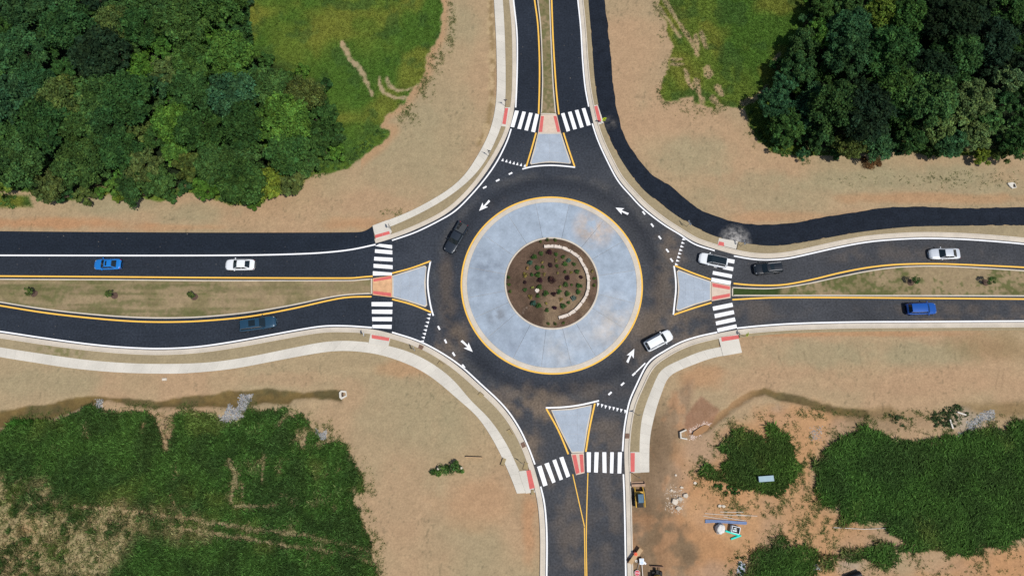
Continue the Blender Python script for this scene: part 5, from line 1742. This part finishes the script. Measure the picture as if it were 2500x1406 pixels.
def sign(base, label, face, panels, h=2.5, mat='signback', shape='rect', front='signwhite'):
    """face: direction (deg) the panel faces; panels: (z centre, width, height, side shift)"""
    x, y = P(*base)
    root = empty('traffic_sign', (x, y, .08), R_(face), label=label, category='sign')
    MB().tube((0, 0, -.2), (0, 0, h), .035, n=6).build('post', MT['alu'], root)
    for (zc, w_, h_, sh, shp) in panels:
        if shp == 'diamond':
            pts = [(0, -h_ / 2), (w_ / 2, 0), (0, h_ / 2), (-w_ / 2, 0)]
        elif shp == 'pent':
            pts = [(-w_ / 2, -h_ / 2), (w_ / 2, -h_ / 2), (w_ / 2, h_ * .1), (0, h_ / 2), (-w_ / 2, h_ * .1)]
        elif shp == 'tri':
            pts = [(-w_ / 2, h_ / 2), (0, -h_ / 2), (w_ / 2, h_ / 2)]
        else:
            pts = [(-w_ / 2, -h_ / 2), (w_ / 2, -h_ / 2), (w_ / 2, h_ / 2), (-w_ / 2, h_ / 2)]
        n = len(pts)
        V = [(.045, sh + q[0], zc + q[1]) for q in pts] + [(.065, sh + q[0], zc + q[1]) for q in pts]
        Fc = [tuple(range(n))[::-1], tuple(range(n, 2 * n))] + [(i, (i + 1) % n, n + (i + 1) % n, n + i) for i in range(n)]
        pn = new('panel', mesh('panel', V, Fc), MT[mat], root)
        V = [(.068, sh + q[0] * .96, zc + q[1] * .96) for q in pts]
        new('face', mesh('face', V, [tuple(range(n))]), MT[front], pn)
        if front == 'limey':                                 # walking figure, on both sides
            fig = MB()
            for xx in (.072, .040):
                fig.add([(xx, sh + a_, zc + b_) for a_, b_ in ((-.04, -.02), (.06, -.02), (.05, .14), (-.03, .14))], [(0, 1, 2, 3)])
                fig.add([(xx, sh + a_, zc + b_) for a_, b_ in ((-.04, .16), (.04, .16), (.04, .24), (-.04, .24))], [(0, 1, 2, 3)])
                fig.add([(xx, sh + a_, zc + b_) for a_, b_ in ((-.04, -.02), (.01, -.02), (-.08, -.22), (-.14, -.22))], [(0, 1, 2, 3)])
                fig.add([(xx, sh + a_, zc + b_) for a_, b_ in ((.01, -.02), (.06, -.02), (.15, -.22), (.09, -.22))], [(0, 1, 2, 3)])
            fig.build('walking_figure', MT['black'], pn)
    return root


sign((1234, 260), 'tall thin signpost at the ramp with two red panels', 90, [(2.2, .62, .30, 0, 'rect'), (1.8, .3, .3, 0, 'rect')])
sign((1194.5, 383), 'thin signpost at the yield triangles beside the narrow sidewalk', 75, [(2.15, .75, .75, 0, 'tri'), (1.6, .5, .25, 0, 'rect')])
sign((1471, 304), 'fluorescent yellow-green pedestrian sign beside the black path', -80, [(2.2, .92, .92, 0, 'diamond'), (1.5, .6, .3, 0, 'rect')], mat='limey', front='limey')
sign((1815, 821.5), 'fluorescent yellow-green pedestrian sign beside bare red soil', 165, [(2.2, .85, .85, 0, 'diamond'), (1.55, .55, .28, 0, 'rect')], mat='limey', front='limey')
sign((1555, 1163), 'slim grey signpost between the ramp and the track loader', -90, [(2.2, .6, .75, 0, 'diamond')])
sign((1556, 1013), 'slim grey signpost at the yield triangles on the straw strip', -70, [(2.1, .75, .7, 0, 'tri')])
sign((894, 821), 'grey diamond signpost by the ramp on the long curved sidewalk', 0, [(2.2, .85, .85, 0, 'diamond')])
sign((1014.5, 856), 'twin-panel signpost on the straw strip beside the drain inlet', 20, [(2.25, .30, .75, -.24, 'rect'), (2.25, .30, .75, .24, 'rect'), (2.25, .4, .12, 0, 'rect')])
sign((1676, 554), 'twin-panel signpost between the kerb and the black path', 205, [(2.25, .32, .75, -.26, 'rect'), (2.25, .32, .75, .26, 'rect'), (2.25, .4, .12, 0, 'rect')])
sign((1808, 601), 'blue-grey twin-panel signpost beside the dusty ramp', 190, [(2.2, .30, .7, -.22, 'rect'), (2.2, .30, .7, .22, 'rect')])
sign((956, 561), 'slim signpost at the ramp beside the wide asphalt shoulder', 190, [(2.2, .6, .75, 0, 'rect')])
sign((1275, 1131), 'grey diamond signpost beside the mud-stained ramp', 70, [(2.2, .85, .85, 0, 'diamond')])

# ------------------------------------------------------------------ drain inlets, pits and covers
for (u, v, ang, lab) in ((1028, 847.5, -25, 'rusty slotted drain inlet in the kerb beside the twin-panel signpost'), (1277.5, 1086, -65, 'rusty slotted drain inlet in the kerb near the mud-stained ramp'),
                         (1531, 1064, 92, 'rusty slotted drain inlet in the kerb opposite the triangular island'), (1537, 1367, 90, 'rusty slotted drain inlet beside the propped timber boards')):
    x, y = P(u, v)
    root = empty('drain_inlet', (x, y, .0), R_(ang), label=lab, category='drain', group='drain inlets in the kerb')
    MB().box((0, 0, .10), (.75, .66, .12)).build('frame', MT['iron'], root)
    for k in range(4):
        MB().box((-.24 + .16 * k, 0, .165), (.05, .50, .02)).build('slot', MT['pit'], root)


def wall_ring(name, px, inner, h, label, cat):
    a = np.array(poly_px(px))
    b = np.array(poly_px(inner))
    c = a.mean(0)
    z = gz(*c)
    root = empty(name, (0, 0, 0), 0, label=label, category=cat)
    n = len(a)
    V = [(p[0], p[1], zz_) for p in a for zz_ in (z - .1, z + h)] + [(p[0], p[1], zz_) for p in b for zz_ in (z - .1, z + h)]
    Fc = []
    for i in range(n):
        j = (i + 1) % n
        Fc += [(2 * i, 2 * j, 2 * j + 1, 2 * i + 1), (2 * i + 1, 2 * j + 1, 2 * n + 2 * j + 1, 2 * n + 2 * i + 1), (2 * n + 2 * i, 2 * n + 2 * i + 1, 2 * n + 2 * j + 1, 2 * n + 2 * j)]
    new('rim', mesh('rim', V, Fc), MT['walk'], root)
    flat('opening', [tuple(q) for q in b], z + .02, MT['pit'], root)


z3_ = lambda x, y: (500 + x / 6.579, 930 + y / 6.579)
wall_ring('drain_box', zz(z3_, [(2195, 150), (2275, 160), (2285, 245), (2195, 297), (2165, 265), (2160, 185)]), zz(z3_, [(2200, 178), (2262, 190), (2268, 228), (2205, 262), (2195, 240), (2192, 200)]), .28, 'white concrete drain box at the end of the olive ditch', 'drain')
zc_ = lambda x, y: (2420 + x / 23.44, 420 + y / 23.44)
wall_ring('drain_box', zz(zc_, [(900, 660), (1190, 610), (1340, 680), (1420, 910), (1180, 970), (1040, 850)]), zz(zc_, [(1215, 720), (1240, 700), (1310, 690), (1380, 890), (1300, 900), (1210, 890)]), .25, 'tilted concrete drain box on the greenish slope below the wood', 'drain')
x, y = P(402, 926)
MB().box((x, y, gz(x, y) + .1), (.75, .42, .3), rz=.05, taper=.93).build('utility_cover', MT['debris'], label='small pale utility cover below the long curved sidewalk', category='cover')
zh_ = lambda x, y: (1640 + x / 7.03, 900 + y / 7.03)
hw = MB()
for p, q in (((135, 1095), (235, 1050)), ((140, 1090), (148, 1192)), ((145, 1185), (250, 1207))):
    a, b = np.array(P(*zh_(*p))), np.array(P(*zh_(*q)))
    m_, d_ = (a + b) / 2, b - a
    hw.box((m_[0], m_[1], gz(*m_) + .15), (np.linalg.norm(d_) + .1, .2, .8), rz=math.atan2(d_[1], d_[0]))
hw.build('culvert_headwall', MT['walk'], label='pale concrete culvert headwall with flared wings by the muddy pool', category='headwall')
pu = np.array(poly_px(zz(zh_, [(380, 1080), (530, 975), (600, 960), (650, 985), (600, 1060), (500, 1130), (420, 1160), (360, 1130)])))
flat('puddle', [tuple(q) for q in pu], -.10, MT['mud'], kind='structure', label='orange-brown muddy pool in front of the headwall')
pz = np.array(poly_px(zz(zh_, [(150, 1110), (240, 1080), (270, 1140), (240, 1180), (155, 1170)])))
flat('puddle', [tuple(q) for q in pz], -.10, MT['mud'], kind='structure', label='muddy water between the headwall wings')
for (u, v, w_, l_, a_, lab) in ((1229, 1127, .55, 1.1, 70, 'jute mat at the outer edge of the stained sidewalk'), (1283, 1137, .6, 1.1, 75, 'jute mat between signpost and kerb'), (1300, 1201, .75, .45, 0, 'jute mat below the mud-stained ramp'),
                                (1076, 889, .6, .9, -35, 'jute mat on the straw strip below the drain inlet'), (1174, 964, .6, .8, -40, 'jute mat on the straw strip halfway down the curve'), (1244, 1055, .55, .9, -60, 'jute mat on the straw strip near the lower inlet')):
    x, y = P(u, v)
    root = empty('erosion_mat', (x, y, .115), R_(a_), label=lab, category='mat', group='jute erosion mats')
    MB().box((0, 0, .02), (l_, w_, .06), taper=.97).build('mat', MT['mat'], root)
    MB().box((0, w_ / 2, .03), (l_ + .1, .06, .10)).box((-l_ / 2, 0, .03), (.06, w_, .10)).build('edge_roll', MT['pit'], root)

# ------------------------------------------------------------------ building-site clutter


def stuff_at(u, v, z=0):
    x, y = P(u, v)
    return x, y, gz(x, y) + z


x, y, z = stuff_at(1157, 1116)
bd = empty('screed_board', (x, y, z), R_(-2), label='long board with shade painted on its back standing on edge near the isolated green clump', category='board')
MB().box((0, 0, .20), (2.6, .12, .42)).build('plank', MT['timber'], bd)
MB().box((0, .10, .19), (2.6, .04, .38)).build('shade_face', MT['pit'], bd)  # shade on the board's far side, modelled as a dark strip
# blue pipes
zp = lambda x, y: (1710 + x / 14.057, 1230 + y / 14.057)
for k in range(7):
    o_ = (k - 3) * 15
    pts = []
    for (a, b) in ((180, 590), (480, 585), (900, 605), (1250, 632), (1590, 652)):
        x, y, z = stuff_at(*zp(a + rn.uniform(-15, 15) - abs(o_) * .4, b + o_ * (.85 + .25 * (a < 400))))
        pts.append((x, y, z + .08 + rn.uniform(0, .05)))
    MB().path(pts, .07, n=7).build('blue_pipe', MT['pipeblue'], label='slender blue plastic pipe in the bundle above the white sack', category='pipe', group='bundle of blue pipes')
for p, q, lab in (((100, 400), (930, 530), 'thin white pipe slanting onto the blue bundle'), ((150, 320), (1600, 400), 'longest thin white pipe lying above the blue bundle'), ((680, 265), (1470, 268), 'short white pipe farthest from the blue bundle'),
                  ((1230, 355), (1950, 405), 'white pipe running into the dry weeds'), ((790, 430), (1560, 570), 'white pipe crossing over the blue bundle')):
    a, b = stuff_at(*zp(*p), .07), stuff_at(*zp(*q), .09)
    mid = tuple((i + j) / 2 + d_ for i, j, d_ in zip(a, b, (0, -.05, .0)))
    MB().path([a, mid, b], .04, n=6).build('white_pipe', MT['pipewhite'], label=lab, category='pipe', group='thin white pipes')
# long white pipe in the weeds
a, b = stuff_at(2035, 1287, .1), stuff_at(2180, 1288, .1)
mid = stuff_at(2110, 1291, .1)
MB().path([a, mid, b], .045, n=6).build('white_pipe', MT['pipewhite'], label='curved white pipe lying along the edge of the dense grass', category='pipe', group='thin white pipes')
for p, q, lab in (((850, 915), (1320, 1065), 'teal pipe leaning against the white-framed crate'), ((1040, 1195), (1385, 1070), 'teal pipe lying free beside the crate')):
    a, b = stuff_at(*zp(*p), .16), stuff_at(*zp(*q), .16)
    MB().hollow(a, b, .145, .125).build('teal_pipe', MT['teal'], label=lab, category='pipe', group='teal pipes')
# sack
r = np.random.default_rng(3)
x, y, z = stuff_at(*zp(660, 840), 0)
V, Fc = [], []
ns, nr = 18, 7
for j in range(nr + 1):
    f = j / nr
    for i in range(ns):
        t = 2 * math.pi * i / ns
        R0 = (1.0 - .30 * f ** 2.2) * (.85 + .10 * math.sin(2 * t + .6) + .07 * math.sin(5 * t + j) + r.uniform(-.05, .05))
        if j == nr:
            R0 *= .45
        V.append((x + math.cos(t) * R0 * .78, y + math.sin(t) * R0 * .98, z + .95 * math.sin(f * 1.45) + r.uniform(-.04, .05)))
for j in range(nr):
    for i in range(ns):
        Fc.append((j * ns + i, j * ns + (i + 1) % ns, (j + 1) * ns + (i + 1) % ns, (j + 1) * ns + i))
V.append((x, y, z + .9))
Fc += [(nr * ns + i, nr * ns + (i + 1) % ns, len(V) - 1) for i in range(ns)]
new('bulk_sack', mesh('bulk_sack', V, Fc, True), MT['sack'], label='crumpled white woven bulk sack below the blue pipes', category='sack')
# crate
a = Vector(P(*zp(1225, 890), .9))
root = empty('crate', (a.x, a.y, gz(a.x, a.y)), R_(-14), label='white-framed crate with black tangled contents beside the sack', category='crate')
for s in (1, -1):
    MB().box((0, s * .48, .45), (1.25, .07, .95)).build('side', MT['signwhite'], root)
    MB().box((s * .60, 0, .45), (.07, .9, .95)).build('side', MT['signwhite'], root)
MB().box((0, 0, .35), (1.15, .9, .6)).build('contents', MT['black'], root)
for k in range(9):
    MB().box((rn.uniform(-.4, .1), rn.uniform(-.3, .3), .68 + rn.uniform(0, .08)), (.22, .12, .1), rz=rn.uniform(0, 3)).build('fitting', MT['plastic'], root)
# metal lid in the thicket
a = Vector(P(1870, 1168, .9))
root = empty('metal_box', (a.x, a.y, gz(a.x, a.y)), R_(4), label='pale blue-grey metal box standing in the leafy thicket', category='box')
MB().box((0, 0, .55), (2.25, .72, 1.1)).build('body', MT['signback'], root)
MB().box((0, 0, 1.13), (2.38, .86, .07), taper=.97).build('lid', MT['boxlid'], root)
# boards and barrel
zb_ = lambda x, y: (1530 + x / 14.64, 1310 + y / 14.64)
for c, L_, w_, lab in (((455, 545), 1.1, .62, 'short timber board standing above the orange barrel'), ((245, 785), 1.7, .62, 'longer timber board propped beside the rusty inlet')):
    x, y, z = stuff_at(*zb_(*c))
    x, y = P(*zb_(*c), .8)
    root = empty('timber_barricade', (x, y, z), R_(52), label=lab, category='board', group='timber boards at the kerb')
    MB().box((0, 0, .78), (L_, w_, .08)).build('board', MT['timber'], root)
    for s in (1, -1):
        MB().box((s * L_ * .4, 0, .37), (.08, w_ * .8, .74)).build('leg', MT['timber'], root)
x, y, z = stuff_at(*zb_(290, 585))
root = empty('traffic_barrel', (x, y, z), 0, label='bright orange traffic barrel between the timber boards', category='barrel')
MB().tube((0, 0, .05), (0, 0, .98), .30, .25, n=14).build('drum', MT['orange'], root)
MB().tube((0, 0, 0), (0, 0, .07), .40, n=14).build('base', MT['black'], root)
MB().tube((0, 0, .55), (0, 0, .68), .288, .282, n=14).build('band', MT['signwhite'], root)
MB().box((0, 0, 1.02), (.22, .06, .08)).build('handle', MT['orange'], root)
x, y, z = stuff_at(*zb_(412, 668))
mb = MB().tube((0, 0, .05), (0, 0, .7), .14, .035, n=10)
root = empty('traffic_cone', (x, y, z), 0, label='small orange traffic cone lying between boards and white sign', category='cone')
mb.build('cone', MT['orange'], root)
MB().box((0, 0, .025), (.36, .36, .05)).build('base', MT['black'], root)
x, y, z = stuff_at(*zb_(328, 848))
root = empty('paint_pail', (x, y, z), 0, label='white plastic pail beside the longer timber board', category='pail')
MB().hollow((0, 0, .02), (0, 0, .4), .19, .165).build('pail', MT['signwhite'], root)
MB().tube((0, 0, .02), (0, 0, .3), .165, n=12).build('contents', MT['debris'], root)
# signs lying at the kerb
x, y, z = stuff_at(*zb_(515, 855))
root = empty('site_notice', (x, y, z), R_(2), label='white and blue square notice board on a pale stake', category='sign')
bb = MB().box((0, 0, .62), (.68, .86, .04)).build('board', MT['signwhite'], root)
for k in range(4):
    MB().box((0, .28 - .19 * k, .645), (.5 - .08 * (k % 2), .07, .012)).build('printed_band', MT['signblue'], bb)
MB().box((.05, -1.9, .3), (.10, 3.0, .06)).build('stake', MT['pipewhite'], root)
MB().box((.48, -.25, .55), (.24, .42, .03), rz=.6).build('tag_board', MT['signwhite'], root)
for (px, wd, n_, lab, red) in (((370, 1280), .44, 8, 'red and white stop sign lying on its pole at the kerb', True),):
    x, y, z = stuff_at(*zb_(*px))
    root = empty('stop_sign', (x, y, z), R_(-6), label=lab, category='sign')
    oct_ = [(math.cos(R_(22.5 + 45 * k)) * wd, math.sin(R_(22.5 + 45 * k)) * wd) for k in range(8)]
    MB().prism(oct_, .30, .32).build('panel', MT['signwhite'], root)
    MB().prism([(p[0] * .92, p[1] * .92) for p in oct_], .315, .328).build('red_face', MT['signred'], root)
    fc = bpy.data.curves.new('lettering', 'FONT')
    fc.body = 'STOP'
    fc.size = .29
    fc.align_x = 'CENTER'
    fc.align_y = 'CENTER'
    tmp = bpy.data.objects.new('lettering', fc)
    COL.objects.link(tmp)
    bpy.context.view_layer.update()
    lm = bpy.data.meshes.new_from_object(tmp.evaluated_get(bpy.context.evaluated_depsgraph_get()))
    bpy.data.objects.remove(tmp)
    lo_ = new('lettering', lm, MT['signwhite'], root)
    lo_.location = (0, 0, .334)
    MB().tube((0, .35, .2), (.25, 1.75, .12), .035, n=6).build('pole', MT['alu'], root)
# broken concrete
zr_ = lambda x, y: (1620 + x / 8.333, 1120 + y / 8.333)
for k, (a, b, s, lab) in enumerate(((450, 745, .62, 'largest grey concrete chunk of the rubble heap'), (235, 865, .75, 'long buff concrete chunk at the edge of the rubble heap'), (345, 810, .55, 'angular chunk in the middle of the rubble heap'), (370, 580, .35, 'small pale chunk above the rubble heap'),
                                    (300, 1000, .5, 'white-edged chunk below the rubble heap'), (290, 830, .35, None), (345, 1000, .25, None), (165, 640, .3, None), (1140, 955, .42, None), (1215, 960, .4, None), (640, 490, .3, None), (250, 330, .3, None))):
    x, y, z = stuff_at(*zr_(a, b))
    n = rn.randint(5, 7)
    a0 = rn.uniform(0, 6)
    pts = [(x + math.cos(a0 + 6.283 * i / n) * s * rn.uniform(.65, 1.1), y + math.sin(a0 + 6.283 * i / n) * s * rn.uniform(.55, .9)) for i in range(n)]
    MB().prism(pts, z - .1, z + s * .55, rn.uniform(.75, .92)).build('concrete_chunk', MT['debris'], label=lab or 'stray concrete fragment on the reddish soil', category='rubble', group='broken concrete on the soil')


def gravel(px, n, s, cols, label, seed, soft=0):
    """crushed stone: thousands of little wedge-shaped stones"""
    r = np.random.default_rng(seed)
    pl = np.array(px, float)
    lo, hi = pl.min(0), pl.max(0)
    u, v = r.uniform(lo[0], hi[0], n * 4), r.uniform(lo[1], hi[1], n * 4)
    k = sd_poly(u, v, pl) + r.normal(size=n * 4) * soft > 0
    u, v = u[k][:n], v[k][:n]
    m = len(u)
    p = np.array([P(a, b) for a, b in zip(u, v)])
    z = gheight(p[:, 0], p[:, 1])
    size = s * r.uniform(.5, 1.6, m)
    ang = r.uniform(0, 6.28, m)
    base = np.array([(-1, -.7, 0), (1, -.8, 0), (.8, .8, 0), (-.8, .9, 0), (.1, 0, 1.0)])
    V = []
    for q in base:
        q = q * (1 + r.uniform(-.25, .25, (m, 3)))
        V.append(np.stack([p[:, 0] + size * (q[:, 0] * np.cos(ang) - q[:, 1] * np.sin(ang)), p[:, 1] + size * (q[:, 0] * np.sin(ang) + q[:, 1] * np.cos(ang)), z - .02 + size * q[:, 2]], 1))
    V = np.stack(V, 1).reshape(-1, 3)
    b = (np.arange(m) * 5)[:, None]
    Q = np.concatenate([b + np.array(t) for t in ((0, 1, 4), (1, 2, 4), (2, 3, 4), (3, 0, 4))])
    c = np.array(cols)[r.integers(0, len(cols), m)] * r.uniform(.7, 1.25, (m, 1))
    return new('gravel', mesh_big('gravel', V, Q, np.clip(np.repeat(c, 5, 0), 0, 1)), MT['gravel'], kind='stuff', label=label)


GR = [(.27, .28, .29), (.20, .215, .235), (.34, .32, .29), (.15, .155, .17)]
gravel(zz(z3_, [(560, 210), (770, 200), (690, 330), (650, 500), (600, 650), (480, 700), (340, 715), (200, 660), (230, 580), (300, 560), (350, 470), (360, 370), (410, 390), (420, 440), (520, 440), (540, 300)]), 1700, .085, GR, 'grey crushed-stone apron spilling from the ditch into the grass', 1, 2)
gravel(zz(z3_, [(1780, 760), (1830, 850), (1890, 820), (1960, 800), (1920, 950), (1870, 930), (1800, 860)]), 420, .075, GR, 'small patch of pale crushed stone beside the field edge', 2, 1.5)
gravel([(232, 972), (250, 978), (248, 1000), (246, 1022), (236, 1028), (226, 1018), (234, 1000)], 520, .08, GR, 'narrow spill of grey crushed stone above the rutted field', 3, 2)
gravel([(2360, 1040), (2385, 1020), (2400, 1010), (2425, 1000), (2430, 1018), (2390, 1032), (2372, 1050)], 700, .09, GR, 'grey stone rubble bank beside the broken boards', 4, 4)
gravel([(2340, 1055), (2352, 1060), (2350, 1078), (2338, 1070)], 160, .09, GR, 'pale stones at the corner of the dense grass', 5, 2)
gravel([(1805, 1370), (1820, 1375), (1818, 1406), (1800, 1420)], 380, .10, [(.33, .38, .46), (.26, .31, .40), (.42, .46, .50)], 'bluish crushed-stone heap at the edge of the scrub', 6, 1.5)
gravel([(1896, 1386), (1912, 1392), (1912, 1404), (1895, 1402)], 160, .09, [(.36, .40, .47), (.45, .48, .52)], 'small bluish stone heap in the scrub', 7, 1.5)
gravel([(1975, 1050), (2010, 1040), (2000, 1070), (1985, 1075)], 140, .07, GR, 'sprinkling of pale stones on bare sandy soil', 8, 6)
gravel([(1620, 1180), (1670, 1200), (1670, 1240), (1650, 1255), (1630, 1240)], 220, .07, [(.50, .42, .34), (.42, .36, .30)], 'crumbs of broken concrete around the rubble heap', 9, 6)
gravel(zz(zh_, [(300, 1060), (420, 1000), (530, 960), (560, 900), (700, 960), (640, 990), (500, 990), (400, 1080), (480, 1140), (330, 1230)]), 420, .06, [(.55, .42, .36), (.60, .50, .44)], 'pale stones around the muddy pool', 10, 3)
# boards in the weeds and plastic sheet
for p, q, lab in (((2336, 1006), (2357, 1013), 'grey weathered board lying across the rubble weeds'), ((2318, 1024), (2325, 1046), 'pale weathered board pointing at the dense grass')):
    a, b = np.array(P(*p)), np.array(P(*q))
    m_, d_ = (a + b) / 2, b - a
    MB().box((m_[0], m_[1], gz(*m_) + .28), (np.linalg.norm(d_), .22, .06), rz=math.atan2(d_[1], d_[0])).build('weathered_board', MT['pipewhite'], label=lab, category='board', group='weathered boards in the weeds')
for (u, v, s, lab) in ((1987, 1384, .75, 'crumpled white plastic sheet at the edge of the scrub'), (1981, 1365, .38, 'small scrap of white plastic above the crumpled sheet')):
    x, y, z = stuff_at(u, v)
    n = 9
    V, Fc = [], []
    for j in range(n):
        for i in range(n):
            a, b = i / (n - 1) * 2 - 1, j / (n - 1) * 2 - 1
            k = (1 + .25 * math.sin(3 * a + 2 * b)) * s
            V.append((x + a * k * 1.1 + rn.uniform(-.06, .06), y + b * k * .6 + .2 * s * a + rn.uniform(-.06, .06), z + .12 + rn.uniform(0, .22) * s))
    for j in range(n - 1):
        for i in range(n - 1):
            Fc.append((j * n + i, j * n + i + 1, (j + 1) * n + i + 1, (j + 1) * n + i))
    new('plastic_sheet', mesh('plastic_sheet', V, Fc), MT['plastic'], label=lab, category='plastic')
a, b = stuff_at(2062, 1412, .45), stuff_at(2098, 1399, .45)
mb = MB().hollow(a, b, .45, .40, n=20)
for k in range(10):
    p = Vector(a).lerp(Vector(b), (k + .5) / 10)
    d_ = (Vector(b) - Vector(a)).normalized() * .06
    mb.hollow(tuple(p - d_), tuple(p + d_), .50, .44, n=20)
mb.build('culvert_pipe', MT['culvert'], label='black corrugated culvert pipe lying on the orange soil', category='pipe')
